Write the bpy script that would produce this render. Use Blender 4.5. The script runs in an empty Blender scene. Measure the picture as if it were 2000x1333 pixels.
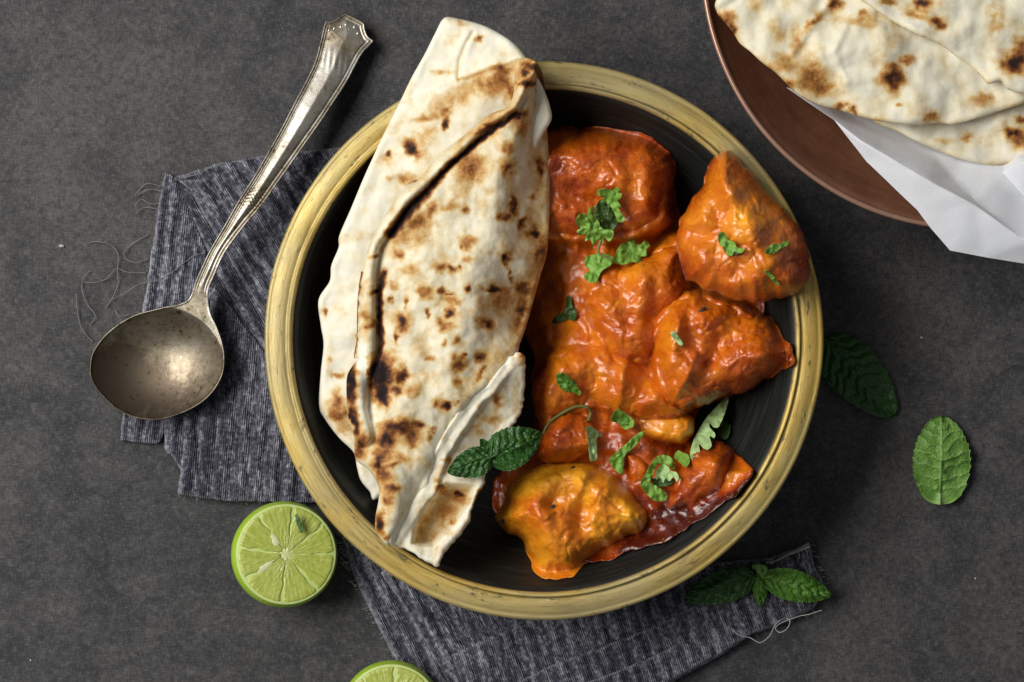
import bpy, math, random
import numpy as np
from mathutils import Vector, Matrix
from mathutils.geometry import delaunay_2d_cdt
from mathutils.bvhtree import BVHTree

random.seed(7); np.random.seed(7)
scene = bpy.context.scene
COL = scene.collection

# ------------------------------------------------------------------ camera, world, lamp, exposure
CAMH, PX = 1.0, 0.0002                 # camera height (m), metres per photo pixel on the table
cam = bpy.data.cameras.new('camera'); camo = bpy.data.objects.new('camera', cam); COL.objects.link(camo)
camo.location = (0, 0, CAMH); cam.sensor_width = 36; cam.lens = 36 * CAMH / (2000 * PX)
cam.clip_start = 0.05; cam.clip_end = 20
scene.camera = camo
world = bpy.data.worlds.new('World'); scene.world = world; world.use_nodes = True
world.node_tree.nodes['Background'].inputs['Color'].default_value = (0.92, 0.96, 1.0, 1)
world.node_tree.nodes['Background'].inputs['Strength'].default_value = 0.15
lamp = bpy.data.lights.new('window_light', 'AREA'); lamp.shape = 'RECTANGLE'; lamp.size = 0.80; lamp.size_y = 0.50
lamp.energy = 16.4; lamp.color = (1.0, 0.985, 0.96)
lo = bpy.data.objects.new('window_light', lamp); COL.objects.link(lo)
lo.location = (-0.68, 0.24, 0.88)
lo.rotation_euler = (Vector((0.02, -0.02, 0.02)) - lo.location).to_track_quat('-Z', 'Y').to_euler()
vs = scene.view_settings
vs.view_transform = 'Standard'; vs.look = 'None'; vs.exposure = 0.0; vs.gamma = 1.0
scene.render.film_transparent = False

# ------------------------------------------------------------------ helpers
def P(u, v, z):
    k = PX * (CAMH - z) / CAMH
    return (u - 1000.0) * k, (666.5 - v) * k

ZO = {'z1': (580, 0, 2.563), 'z2': (580, 420, 1.852), 'z3': (1000, 220, 2.777), 'z4': (940, 680, 2.381),
      'z5': (130, 0, 1.549), 'z6': (1350, 0, 2.515), 'z7': (420, 950, 3.125), 'z8': (1350, 630, 2.051),
      'q1': (680, 400, 3.702), 'q2': (660, 680, 3.029), 'q3': (140, 280, 3.173), 'q4': (210, 560, 3.029),
      'q5': (660, 1050, 3.125), 'q6': (1280, 1000, 4.003), 'q7': (600, 0, 6.6625), 'q8': (1040, 680, 3.921)}
def Z(k, pts):
    a, b, s = ZO[k]
    return [(a + x / s, b + y / s) for x, y in pts]
def ZS(k, spots):                       # spots (x, y, rx, ry, strength[, angle])
    a, b, s = ZO[k]
    return [(a + q[0] / s, b + q[1] / s, q[2] / s, q[3] / s, q[4], q[5] if len(q) > 5 else 0) for q in spots]

def _h(ix, iy, seed):
    n = (ix * 374761393 + iy * 668265263 + seed * 974634777) & 0xFFFFFFFF
    n = ((n ^ (n >> 13)) * 1274126177) & 0xFFFFFFFF
    n = n ^ (n >> 16)
    return (n & 0xFFFF) / 65535.0 * 2 * np.pi
def pn(x, y, seed=0):                   # gradient noise about -0.7..0.7
    x = np.asarray(x, float); y = np.asarray(y, float)
    xi = np.floor(x).astype(np.int64); yi = np.floor(y).astype(np.int64)
    fx = x - xi; fy = y - yi
    u = fx * fx * fx * (fx * (fx * 6 - 15) + 10); w = fy * fy * fy * (fy * (fy * 6 - 15) + 10)
    def g(i, j):
        a = _h(xi + i, yi + j, seed); return np.cos(a) * (fx - i) + np.sin(a) * (fy - j)
    a = g(0, 0) * (1 - u) + g(1, 0) * u; b = g(0, 1) * (1 - u) + g(1, 1) * u
    return (a * (1 - w) + b * w) * 1.4
def fbm(x, y, seed=0, oct=4, gain=0.5):
    s = 0; a = 1
    for o in range(oct):
        s = s + a * pn(x * 2 ** o, y * 2 ** o, seed + o * 17); a *= gain
    return s
def ridged(x, y, seed=0, oct=3):
    s = 0; a = 1
    for o in range(oct):
        s = s + a * (1 - 2 * np.abs(pn(x * 2 ** o, y * 2 ** o, seed + o * 31))); a *= 0.5
    return s / 1.75
def sst(a, b, x):
    t = np.clip((x - a) / (b - a), 0, 1); return t * t * (3 - 2 * t)
def catmull(pts, closed=True, n=12):
    p = np.array(pts, float); m = len(p); out = []
    for i in range(m if closed else m - 1):
        if closed: a, b, c, d = p[(i - 1) % m], p[i], p[(i + 1) % m], p[(i + 2) % m]
        else: a, b, c, d = p[max(i - 1, 0)], p[i], p[i + 1], p[min(i + 2, m - 1)]
        for t in np.arange(n) / n:
            out.append(0.5 * (2 * b + (c - a) * t + (2 * a - 5 * b + 4 * c - d) * t * t + (3 * b - a - 3 * c + d) * t ** 3))
    if not closed: out.append(p[-1])
    return np.array(out)
def resample(p, sp, closed=True):
    q = np.vstack([p, p[:1]]) if closed else p
    L = np.concatenate([[0], np.cumsum(np.hypot(*np.diff(q, axis=0).T))])
    n = max(int(round(L[-1] / sp)), 6)
    t = np.linspace(0, L[-1], n + 1)
    if closed: t = t[:-1]
    return np.stack([np.interp(t, L, q[:, 0]), np.interp(t, L, q[:, 1])], 1)
def inside(u, v, poly):
    r = np.zeros(len(u), bool); m = len(poly)
    for i in range(m):
        x0, y0 = poly[i]; x1, y1 = poly[(i + 1) % m]
        if y0 == y1: continue
        c = ((y0 > v) != (y1 > v)) & (u < (x1 - x0) * (v - y0) / (y1 - y0) + x0)
        r ^= c
    return r
def seg_dist(u, v, pts, closed=False):
    """distance to a polyline, signed side, fraction along it"""
    p = np.array(pts, float)
    if closed: p = np.vstack([p, p[:1]])
    best = np.full(len(u), 1e9); side = np.zeros(len(u)); par = np.zeros(len(u))
    for i in range(len(p) - 1):
        ax, ay = p[i]; bx, by = p[i + 1]; dx, dy = bx - ax, by - ay; L2 = dx * dx + dy * dy + 1e-9
        t = np.clip(((u - ax) * dx + (v - ay) * dy) / L2, 0, 1)
        d = np.hypot(u - ax - t * dx, v - ay - t * dy); m = d < best
        best = np.where(m, d, best); side = np.where(m, np.sign((u - ax) * dy - (v - ay) * dx), side)
        par = np.where(m, (i + t) / (len(p) - 1), par)
    return best, side, par
def sdf(u, v, poly):                    # positive inside
    d, _, _ = seg_dist(u, v, poly, True)
    return np.where(inside(u, v, poly), d, -d)
def rnd(d, R):                          # rounded-edge profile 0..1
    x = np.clip(d / R, 0, 1); return np.sqrt(np.maximum(1 - (1 - x) ** 2, 0))

def mesh_arrays(name, verts, faces, m=None, smooth=True):
    me = bpy.data.meshes.new(name)
    verts = np.asarray(verts, np.float32); faces = np.asarray(faces, np.int32)
    k = faces.shape[1]
    me.vertices.add(len(verts)); me.vertices.foreach_set('co', verts.ravel())
    me.loops.add(faces.size); me.loops.foreach_set('vertex_index', faces.ravel())
    me.polygons.add(len(faces)); me.polygons.foreach_set('loop_start', np.arange(0, faces.size, k, dtype=np.int32))
    me.update(calc_edges=True)
    if smooth: me.polygons.foreach_set('use_smooth', np.ones(len(faces), bool))
    if m: me.materials.append(m)
    return me
def put_attr(me, name, arr):
    arr = np.asarray(arr, np.float32)
    if arr.ndim == 1:
        a = me.attributes.new(name, 'FLOAT', 'POINT'); a.data.foreach_set('value', arr)
    else:
        a = me.attributes.new(name, 'FLOAT_VECTOR', 'POINT'); a.data.foreach_set('vector', arr.ravel())
def link(name, me, parent=None, loc=(0, 0, 0)):
    o = bpy.data.objects.new(name, me); COL.objects.link(o); o.location = loc
    if parent is not None: o.parent = parent
    return o
def tag(o, label=None, cat=None, group=None, kind=None):
    if label: o['label'] = label
    if cat: o['category'] = cat
    if group: o['group'] = group
    if kind: o['kind'] = kind
    return o
def empty(name, loc, label, cat, group=None):
    o = bpy.data.objects.new(name, None); COL.objects.link(o); o.location = loc; o.empty_display_size = 0.01
    return tag(o, label, cat, group)

FOODV, FOODF = [], []                   # what the herbs settle on
def sheet(name, outline, top, bot, m, sp=4.0, spline=True, inset=(0.9, 2.4), attrs=None, parent=None,
          split=None, food=False, grain=None):
    """a closed solid over an outline: top(u,v,d) and bot(u,v,d) heights in metres; parent's location is its origin"""
    o = np.array(outline, float)
    b = resample(catmull(o) if spline else o, sp * 0.8)
    area = 0.5 * np.sum(b[:, 0] * np.roll(b[:, 1], -1) - np.roll(b[:, 0], -1) * b[:, 1])
    if area < 0: b = b[::-1]
    tan = np.roll(b, -1, 0) - np.roll(b, 1, 0); tan /= np.hypot(tan[:, 0], tan[:, 1])[:, None] + 1e-9
    nor = np.stack([-tan[:, 1], tan[:, 0]], 1)
    pts = []
    for k in inset: pts.append(b + nor * k)
    x0, y0 = b.min(0); x1, y1 = b.max(0)
    gx, gy = np.meshgrid(np.arange(x0, x1, sp), np.arange(y0, y1, sp * 0.866))
    gx[1::2] += sp * 0.5
    g = np.stack([gx.ravel(), gy.ravel()], 1); g += np.random.uniform(-.18, .18, g.shape) * sp
    cand = np.vstack(pts + [g])
    lim = np.concatenate([np.full(len(b), k * 0.85) for k in inset] + [np.full(len(g), inset[-1] + sp * 0.45)])
    ins = inside(cand[:, 0], cand[:, 1], b); cand, lim = cand[ins], lim[ins]
    d = np.empty(len(cand)); bb = b.astype(np.float32)
    for i in range(0, len(cand), 4000):
        c = cand[i:i + 4000].astype(np.float32)
        dd = np.hypot(c[:, None, 0] - bb[None, :, 0], c[:, None, 1] - bb[None, :, 1]); j = dd.argmin(1)
        dm = dd[np.arange(len(c)), j]
        perp = np.abs(((c - bb[j]) * nor[j]).sum(1))
        d[i:i + 4000] = np.where(dm < sp * 1.5, np.minimum(perp, dm), dm)
    ok = d >= lim; cand, d = cand[ok], d[ok]
    nb = len(b)
    allp = np.vstack([b, cand]); dist = np.concatenate([np.zeros(nb), d])
    r = delaunay_2d_cdt([Vector(q) for q in allp.tolist()], [(i, (i + 1) % nb) for i in range(nb)], [list(range(nb))], 1, 1e-5)
    vv = np.array([tuple(q) for q in r[0]]); tri = np.array([f for f in r[2] if len(f) == 3], np.int32)
    orig = np.array([x[0] if x else 0 for x in r[3]])
    dist = dist[orig]; isb = orig < nb
    u, v = vv[:, 0], vv[:, 1]
    zt = top(u, v, dist); zb = np.minimum(bot(u, v, dist), zt - 1e-6)
    X, Y = P(u, v, zt)
    V1 = np.stack([X, Y, zt], 1)
    e1 = V1[tri[:, 1]] - V1[tri[:, 0]]; e2 = V1[tri[:, 2]] - V1[tri[:, 0]]
    neg = (e1[:, 0] * e2[:, 1] - e1[:, 1] * e2[:, 0]) < 0
    tri[neg] = tri[neg][:, ::-1]
    n = len(V1)
    low = np.arange(n); inn = np.where(~isb)[0]; low[inn] = n + np.arange(len(inn))
    V = np.vstack([V1, np.stack([X, Y, zb], 1)[inn]])
    F = np.vstack([tri, low[tri][:, ::-1]])
    back = np.concatenate([np.zeros(n), np.ones(len(inn))])
    at = {}
    for k, f in (attrs or {}).items():
        a = f(u, v, dist); at[k] = np.concatenate([a, a[inn]], 0)
    if food:
        base = sum(len(q) for q in FOODV); FOODV.append(V1.copy()); FOODF.append(tri + base)
    org = np.array(parent.location) if parent is not None else np.array([X.mean(), Y.mean(), zb.min()])
    objs = []
    if split is None: parts = [(name, m, np.ones(len(F), bool))]
    else:
        cu = np.concatenate([u, u[inn]])[F].mean(1); cv = np.concatenate([v, v[inn]])[F].mean(1)
        sel = split[2](cu, cv); parts = [(split[0], m, sel), (split[1], m, ~sel)]
    for nm, mm, s in parts:
        f = F[s]; used = np.unique(f); rem = np.zeros(len(V), np.int32); rem[used] = np.arange(len(used))
        me = mesh_arrays(nm, V[used] - org, rem[f], mm)
        for k, a in at.items(): put_attr(me, k, a[used])
        objs.append(link(nm, me, parent, (0, 0, 0) if parent is not None else tuple(org)))
    return objs[0] if split is None else objs

def tube(name, pts3, rad, m, parent=None, seg=6, taper=None):
    p = np.array(pts3, float); n = len(p); V = []; F = []
    org = np.array(parent.location) if parent is not None else p[0].copy()
    for i in range(n):
        t = p[min(i + 1, n - 1)] - p[max(i - 1, 0)]; t = t / (np.linalg.norm(t) + 1e-12)
        a = np.cross(t, (0, 0, 1)); a = a / (np.linalg.norm(a) + 1e-9); c = np.cross(a, t)
        r = rad * (taper(i / (n - 1)) if taper else 1)
        for k in range(seg):
            q = 2 * math.pi * k / seg; V.append(p[i] + r * (a * math.cos(q) + c * math.sin(q)))
    for i in range(n - 1):
        for k in range(seg):
            F.append((i * seg + k, i * seg + (k + 1) % seg, (i + 1) * seg + (k + 1) % seg, (i + 1) * seg + k))
    me = mesh_arrays(name, np.array(V) - org, F, m)
    return link(name, me, parent, (0, 0, 0) if parent is not None else tuple(org))
def lathe(name, prof, m, parent, n=256, wob=0.0):
    """closed profile of (r, z) turned about the parent's origin"""
    k = len(prof); V = []; PL = []
    for i in range(n):
        a = 2 * math.pi * i / n
        for r, z in prof:
            w = 1 + wob * (math.sin(3 * a + 1) + 0.6 * math.sin(7 * a) + 0.4 * math.sin(13 * a + 2))
            V.append((r * w * math.cos(a), r * w * math.sin(a), z))
            PL.append((math.cos(a), math.sin(a), r))
    F = []
    for i in range(n):
        j = (i + 1) % n
        for q in range(k):
            q2 = (q + 1) % k; F.append((i * k + q, j * k + q, j * k + q2, i * k + q2))
    me = mesh_arrays(name, V, F, m); put_attr(me, 'polar', np.array(PL))
    o = link(name, me, parent); return o

# ------------------------------------------------------------------ materials
class M:
    def __init__(s, name):
        s.m = bpy.data.materials.new(name); s.m.use_nodes = True; s.t = s.m.node_tree
        s.b = s.t.nodes['Principled BSDF']
    def n(s, typ, ins=None, **pr):
        nd = s.t.nodes.new('ShaderNode' + typ)
        for k, v in pr.items(): setattr(nd, k, v)
        for k, v in (ins or {}).items(): s.set(nd.inputs[k], v)
        return nd
    def set(s, sock, v):
        if isinstance(v, bpy.types.NodeSocket): s.t.links.new(v, sock)
        else: sock.default_value = v
    def bs(s, **k):
        for a, v in k.items(): s.set(s.b.inputs[a.replace('_', ' ')], v)
    def attr(s, name, vec=False):
        a = s.n('Attribute', attribute_name=name); return a.outputs['Vector' if vec else 'Fac']
    def obj(s): return s.n('TexCoord').outputs['Object']
    def noise(s, vec, scale, detail=3, rough=0.55, dist=0.0):
        return s.n('TexNoise', {'Vector': vec, 'Scale': scale, 'Detail': detail, 'Roughness': rough, 'Distortion': dist}).outputs['Fac']
    def math(s, op, a, b=0.0, c=None, clamp=False):
        nd = s.n('Math', operation=op, use_clamp=clamp); s.set(nd.inputs[0], a); s.set(nd.inputs[1], b)
        if c is not None: s.set(nd.inputs[2], c)
        return nd.outputs[0]
    def ramp(s, fac, stops, interp='LINEAR'):
        nd = s.n('ValToRGB', {'Fac': fac}); cr = nd.color_ramp; cr.interpolation = interp
        while len(cr.elements) < len(stops): cr.elements.new(0.5)
        for e, (p, c) in zip(cr.elements, stops):
            e.position = p; e.color = (*c, 1) if len(c) == 3 else c
        return nd.outputs['Color']
    def mix(s, f, a, b, blend='MIX'):
        nd = s.n('Mix', data_type='RGBA', blend_type=blend)
        s.set(nd.inputs[0], f)
        for i, v in ((6, a), (7, b)):
            s.set(nd.inputs[i], v if isinstance(v, bpy.types.NodeSocket) or len(v) == 4 else (*v, 1))
        return nd.outputs[2]
    def vmul(s, vec, xyz):
        nd = s.n('VectorMath', operation='MULTIPLY'); s.set(nd.inputs[0], vec); s.set(nd.inputs[1], xyz); return nd.outputs[0]
    def bump(s, h, strength=0.5, dist=0.001, prev=None):
        nd = s.n('Bump', {'Height': h, 'Strength': strength, 'Distance': dist})
        if prev is not None: s.t.links.new(prev, nd.inputs['Normal'])
        return nd.outputs['Normal']
G = lambda x: (x, x, x)

def mat_table():
    m = M('dark_stone'); o = m.obj()
    big = m.noise(o, 11, 6, 0.62, 0.8); mid = m.noise(o, 60, 6, 0.72, 0.3); fine = m.noise(o, 900, 3, 0.7)
    wx = m.noise(m.vmul(o, (420, 1900, 1)), 1, 2); wy = m.noise(m.vmul(o, (1900, 420, 1)), 1, 2)
    c = m.ramp(big, [(0.36, (0.019, 0.021, 0.025)), (0.5, (0.034, 0.034, 0.036)), (0.63, (0.064, 0.058, 0.054))])
    c = m.mix(m.math('MULTIPLY', m.ramp(mid, [(0.40, G(0)), (0.68, G(1))]), 0.6), c, (0.10, 0.093, 0.090))
    g2 = m.noise(o, 330, 4, 0.75); c = m.mix(m.math('MULTIPLY', m.ramp(g2, [(0.36, G(1)), (0.5, G(0))]), 0.6), c, (0.018, 0.018, 0.020)); c = m.mix(m.math('MULTIPLY', m.ramp(g2, [(0.54, G(0)), (0.68, G(1))]), 0.35), c, (0.14, 0.125, 0.115))
    w = m.math('ADD', m.math('MULTIPLY', wx, 0.5), m.math('MULTIPLY', wy, 0.5))
    c = m.mix(m.math('MULTIPLY', m.ramp(w, [(0.36, G(1)), (0.5, G(0))]), 0.5), c, (0.022, 0.021, 0.021))
    c = m.mix(m.math('MULTIPLY', m.ramp(w, [(0.52, G(0)), (0.66, G(1))]), 0.3), c, (0.20, 0.185, 0.17))
    c = m.mix(m.math('MULTIPLY', m.ramp(fine, [(0.62, G(0)), (0.74, G(1))]), 0.2), c, (0.22, 0.20, 0.18))
    m.bs(Base_Color=c, Roughness=0.72, Specular_IOR_Level=0.25)
    m.bs(Normal=m.bump(m.math('ADD', w, m.math('MULTIPLY', mid, 0.8)), 0.35, 0.0006))
    return m.m
def mat_naan(name, hue=0.0):
    m = M(name); o = m.obj(); ch = m.attr('char_shade'); fl = m.attr('flour')
    f1 = m.noise(o, 420, 4, 0.65); f2 = m.noise(o, 110, 4, 0.6); f3 = m.noise(o, 1500, 2, 0.6)
    k = m.math('ADD', ch, m.math('MULTIPLY', m.math('SUBTRACT', f1, 0.5), m.math('ADD', 0.07, m.math('MULTIPLY', ch, 1.15))))
    k = m.math('ADD', k, m.math('MULTIPLY', m.math('SUBTRACT', f2, 0.47), m.math('ADD', 0.16, m.math('MULTIPLY', ch, 0.5))))
    k = m.math('ADD', k, m.math('MULTIPLY', m.math('SUBTRACT', f3, 0.5), 0.06))
    c = m.ramp(k, [(0.0, (0.78, 0.75, 0.63)), (0.13, (0.74, 0.66, 0.46)), (0.27, (0.60, 0.40, 0.16)), (0.42, (0.42, 0.19, 0.048)),
                   (0.58, (0.20, 0.072, 0.020)), (0.78, (0.055, 0.02, 0.011)), (1.0, (0.018, 0.012, 0.012))])
    c = m.mix(m.math('MULTIPLY', fl, m.math('SUBTRACT', 1.0, m.math('MULTIPLY', ch, 2.6), clamp=True)), c, (0.80, 0.765, 0.65))
    m.bs(Base_Color=c, Roughness=0.6, Specular_IOR_Level=m.math('SUBTRACT', 0.28, m.math('MULTIPLY', ch, 0.2), clamp=True))
    m.bs(Subsurface_Weight=0.12, Subsurface_Radius=(0.004, 0.0022, 0.001), Subsurface_Scale=0.6)
    h = m.math('ADD', m.math('MULTIPLY', f2, 1.2), m.math('MULTIPLY', f1, 0.55)); h = m.math('ADD', h, m.math('MULTIPLY', f3, 0.16))
    m.bs(Normal=m.bump(h, 0.22, 0.0012))
    return m.m
def mat_curry(name, glaze=0.6):
    m = M(name); o = m.obj(); tn = m.attr('tone')
    f1 = m.noise(o, 120, 4, 0.6, 0.3); f2 = m.noise(o, 520, 4, 0.65); f3 = m.noise(o, 1700, 3, 0.65)
    k = m.math('ADD', tn, m.math('MULTIPLY', m.math('SUBTRACT', f1, 0.5), 0.55))
    k = m.math('ADD', k, m.math('MULTIPLY', m.math('SUBTRACT', f2, 0.5), 0.38))
    k = m.math('ADD', k, m.math('MULTIPLY', m.math('SUBTRACT', f3, 0.5), 0.22))
    c = m.ramp(k, [(0.0, (0.075, 0.006, 0.001)), (0.22, (0.32, 0.036, 0.003)), (0.45, (0.56, 0.105, 0.004)), (0.65, (0.70, 0.185, 0.006)),
                   (0.85, (0.82, 0.29, 0.010)), (1.0, (0.95, 0.41, 0.018))])
    vo = m.n('TexVoronoi', {'Vector': o, 'Scale': 620, 'Randomness': 1.0}); sp = m.math('MULTIPLY', m.ramp(vo.outputs['Distance'], [(0.10, G(1)), (0.24, G(0))]), m.ramp(m.n('SeparateColor', {'Color': vo.outputs['Color']}).outputs[0], [(0.72, G(0)), (0.76, G(1))]))
    c = m.mix(m.math('MULTIPLY', sp, 0.7), c, (0.16, 0.025, 0.006))
    sq = m.math('MULTIPLY', m.ramp(vo.outputs['Distance'], [(0.12, G(1)), (0.30, G(0))]), m.ramp(m.n('SeparateColor', {'Color': vo.outputs['Color']}).outputs[1], [(0.70, G(0)), (0.74, G(1))]))
    c = m.mix(m.math('MULTIPLY', sq, 0.5), c, (0.80, 0.36, 0.04))
    m.bs(Base_Color=c, Roughness=m.ramp(f2, [(0.3, G(0.25)), (0.7, G(0.45))]), Specular_IOR_Level=0.2, Coat_Weight=glaze, Coat_Roughness=0.05, Coat_IOR=1.6)
    m.bs(Subsurface_Weight=0.10, Subsurface_Radius=(0.004, 0.0015, 0.0003), Subsurface_Scale=0.5)
    h = m.math('ADD', m.math('MULTIPLY', f2, 1.0), m.math('MULTIPLY', f3, 0.55)); h = m.math('ADD', h, m.math('MULTIPLY', f1, 1.0)); h = m.math('ADD', h, m.math('MULTIPLY', m.math('ADD', sp, sq), 0.12))
    nb = m.bump(h, 0.42, 0.0016); m.bs(Normal=nb)
    m.set(m.b.inputs['Coat Normal'], m.bump(m.math('ADD', m.math('MULTIPLY', f2, 0.55), m.math('MULTIPLY', f1, 1.2)), 0.38, 0.0016))
    return m.m
def mat_leaf(name, dark, light, vein, rough=0.42):
    m = M(name); o = m.obj(); vn = m.attr('vein'); f1 = m.noise(o, 260, 3, 0.6); f2 = m.noise(o, 1600, 3, 0.6)
    c = m.mix(m.ramp(f1, [(0.3, G(0)), (0.7, G(1))]), dark, light)
    c = m.mix(m.math('MULTIPLY', vn, 0.8), c, vein)
    c = m.mix(m.math('MULTIPLY', m.ramp(f2, [(0.45, G(0)), (0.7, G(1))]), 0.3), c, light)
    m.bs(Base_Color=c, Roughness=rough, Specular_IOR_Level=0.45, Subsurface_Weight=0.08, Subsurface_Radius=(0.001, 0.002, 0.0005), Subsurface_Scale=0.3)
    m.bs(Normal=m.bump(f2, 0.3, 0.0004))
    return m.m
def mat_cloth():
    m = M('charcoal_linen'); cv = m.attr('cuv', True); ed = m.attr('hem'); o = m.obj()
    a = m.noise(m.vmul(cv, (0.04, 0.15, 1)), 1, 4, 0.75, 0.6)      # slubs along the thread
    b = m.noise(m.vmul(cv, (0.13, 0.10, 1)), 1, 3, 0.7)
    w = m.n('TexWave', {'Vector': m.vmul(cv, (1, 1, 1)), 'Scale': 0.075, 'Distortion': 1.5, 'Detail': 2, 'Detail Scale': 3}, wave_type='BANDS', bands_direction='Y').outputs['Fac']
    big = m.noise(o, 30, 3)
    rib = m.n('TexWave', {'Vector': cv, 'Scale': 0.0105, 'Distortion': 2.5, 'Detail': 3, 'Detail Scale': 1.5}, wave_type='BANDS', bands_direction='Y').outputs['Fac']
    k = m.math('ADD', m.math('MULTIPLY', a, 0.65), m.math('MULTIPLY', b, 0.5))
    k = m.math('ADD', k, m.math('MULTIPLY', m.math('SUBTRACT', w, 0.5), 0.05)); k = m.math('ADD', k, m.math('ADD', m.math('MULTIPLY', m.math('SUBTRACT', rib, 0.5), 0.10), m.math('MULTIPLY', m.math('SUBTRACT', big, 0.5), 0.25)))
    c = m.ramp(k, [(0.42, (0.018, 0.018, 0.025)), (0.56, (0.06, 0.06, 0.078)), (0.65, (0.16, 0.16, 0.185)), (0.78, (0.38, 0.38, 0.42))])
    c = m.mix(m.math('MULTIPLY', ed, m.ramp(b, [(0.3, G(0.15)), (0.65, G(0.8))])), c, (0.36, 0.36, 0.39))
    m.bs(Base_Color=c, Roughness=0.9, Specular_IOR_Level=0.15)
    m.bs(Normal=m.bump(m.math('ADD', k, m.math('MULTIPLY', w, 0.5)), 0.6, 0.0011))
    return m.m
def mat_simple(name, col, rough=0.5, metal=0.0, spec=0.5, **k):
    m = M(name); f = m.noise(m.obj(), 400, 3)
    c = m.mix(f, [x * 0.8 for x in col], [min(x * 1.2, 1) for x in col])
    m.bs(Base_Color=c, Roughness=rough, Metallic=metal, Specular_IOR_Level=spec, **k); return m.m
def mat_rim():
    m = M('brushed_gold'); pv = m.attr('polar', True)
    s1 = m.noise(m.vmul(pv, (5, 5, 520)), 1, 5, 0.7, 0.6); s2 = m.noise(m.vmul(pv, (16, 16, 2600)), 1, 4, 0.7); s3 = m.noise(m.vmul(pv, (2.0, 2.0, 60)), 1, 2)
    k = m.math('ADD', m.math('MULTIPLY', s1, 0.6), m.math('MULTIPLY', s2, 0.4)); k = m.math('ADD', k, m.math('MULTIPLY', m.math('SUBTRACT', s3, 0.5), 0.35))
    c = m.ramp(k, [(0.28, (0.07, 0.055, 0.025)), (0.38, (0.27, 0.185, 0.045)), (0.49, (0.47, 0.335, 0.085)), (0.60, (0.56, 0.43, 0.15)), (0.74, (0.66, 0.56, 0.26))])
    an = m.noise(m.vmul(pv, (1.3, 1.3, 25)), 1, 3, 0.6); c = m.mix(m.math('MULTIPLY', m.ramp(an, [(0.38, G(1)), (0.55, G(0))]), 0.55), c, (0.33, 0.29, 0.17)); c = m.mix(m.math('MULTIPLY', m.ramp(an, [(0.5, G(0)), (0.66, G(1))]), 0.6), c, (0.58, 0.36, 0.07))
    ch = m.noise(m.vmul(pv, (14, 14, 420)), 1, 4, 0.7); c = m.mix(m.ramp(ch, [(0.60, G(0)), (0.68, G(0.85))]), c, (0.09, 0.08, 0.06)); wr = m.noise(m.vmul(pv, (6, 6, 90)), 1, 5, 0.75); c = m.mix(m.ramp(wr, [(0.58, G(0)), (0.72, G(0.35))]), c, (0.22, 0.18, 0.10))
    m.bs(Base_Color=c, Metallic=0.40, Roughness=0.48); m.bs(Normal=m.bump(k, 0.45, 0.0005)); return m.m
def mat_bowl_in():
    m = M('dark_glaze'); pv = m.attr('polar', True); o = m.obj()
    s = m.noise(m.vmul(pv, (4, 4, 1500)), 1, 4, 0.6); f = m.noise(o, 700, 3)
    c = m.ramp(s, [(0.3, (0.005, 0.006, 0.005)), (0.55, (0.011, 0.013, 0.011)), (0.75, (0.03, 0.032, 0.028))])
    m.bs(Base_Color=c, Roughness=m.ramp(f, [(0.3, G(0.42)), (0.7, G(0.55))]), Specular_IOR_Level=0.3)
    m.bs(Normal=m.bump(s, 0.3, 0.0005)); return m.m
def mat_copper():
    m = M('aged_copper'); pv = m.attr('polar', True); o = m.obj()
    s = m.noise(m.vmul(pv, (5, 5, 500)), 1, 4, 0.6); f = m.noise(o, 60, 5, 0.65); g = m.noise(o, 900, 3, 0.6)
    c = m.ramp(m.math('ADD', m.math('MULTIPLY', s, 0.4), m.math('MULTIPLY', f, 0.6)), [(0.3, (0.14, 0.056, 0.030)), (0.55, (0.25, 0.110, 0.060)), (0.75, (0.34, 0.16, 0.10))])
    c = m.mix(m.ramp(g, [(0.66, G(0)), (0.74, G(0.5))]), c, (0.40, 0.22, 0.16))
    m.bs(Base_Color=c, Metallic=0.35, Roughness=0.42); m.bs(Normal=m.bump(m.math('ADD', g, s), 0.2, 0.0005)); return m.m
def mat_silver():
    m = M('tarnished_silver'); o = m.obj(); tn = m.attr('tarnish')
    f = m.noise(o, 55, 5, 0.7, 0.4); g = m.noise(o, 480, 4, 0.7); h = m.noise(o, 2200, 2)
    k = m.math('ADD', m.math('MULTIPLY', f, 0.75), m.math('MULTIPLY', g, 0.25)); k = m.math('ADD', k, m.math('MULTIPLY', tn, 0.25))
    c = m.ramp(k, [(0.38, (0.70, 0.685, 0.65)), (0.54, (0.50, 0.47, 0.41)), (0.68, (0.31, 0.26, 0.185)), (0.86, (0.13, 0.10, 0.07))])
    pit = m.math('MULTIPLY', m.ramp(g, [(0.57, G(0)), (0.64, G(1))]), m.ramp(f, [(0.44, G(0)), (0.58, G(0.9))]))
    c = m.mix(pit, c, (0.05, 0.035, 0.022))
    m.bs(Base_Color=c, Metallic=0.95, Roughness=m.math('ADD', 0.25, m.math('MULTIPLY', k, 0.32)))
    m.bs(Normal=m.bump(m.math('ADD', g, m.math('MULTIPLY', h, 0.5)), 0.16, 0.0004)); return m.m
def mat_paper():
    m = M('baking_paper'); o = m.obj(); f = m.noise(o, 800, 3); g = m.noise(o, 40, 3)
    m.bs(Base_Color=m.mix(f, (0.72, 0.735, 0.77), (0.80, 0.815, 0.85)), Roughness=0.55, Specular_IOR_Level=0.35, Subsurface_Weight=0.3, Subsurface_Radius=(0.004, 0.004, 0.004), Subsurface_Scale=0.5)
    m.bs(Normal=m.bump(m.math('ADD', g, m.math('MULTIPLY', f, 0.15)), 0.25, 0.002)); return m.m
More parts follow.
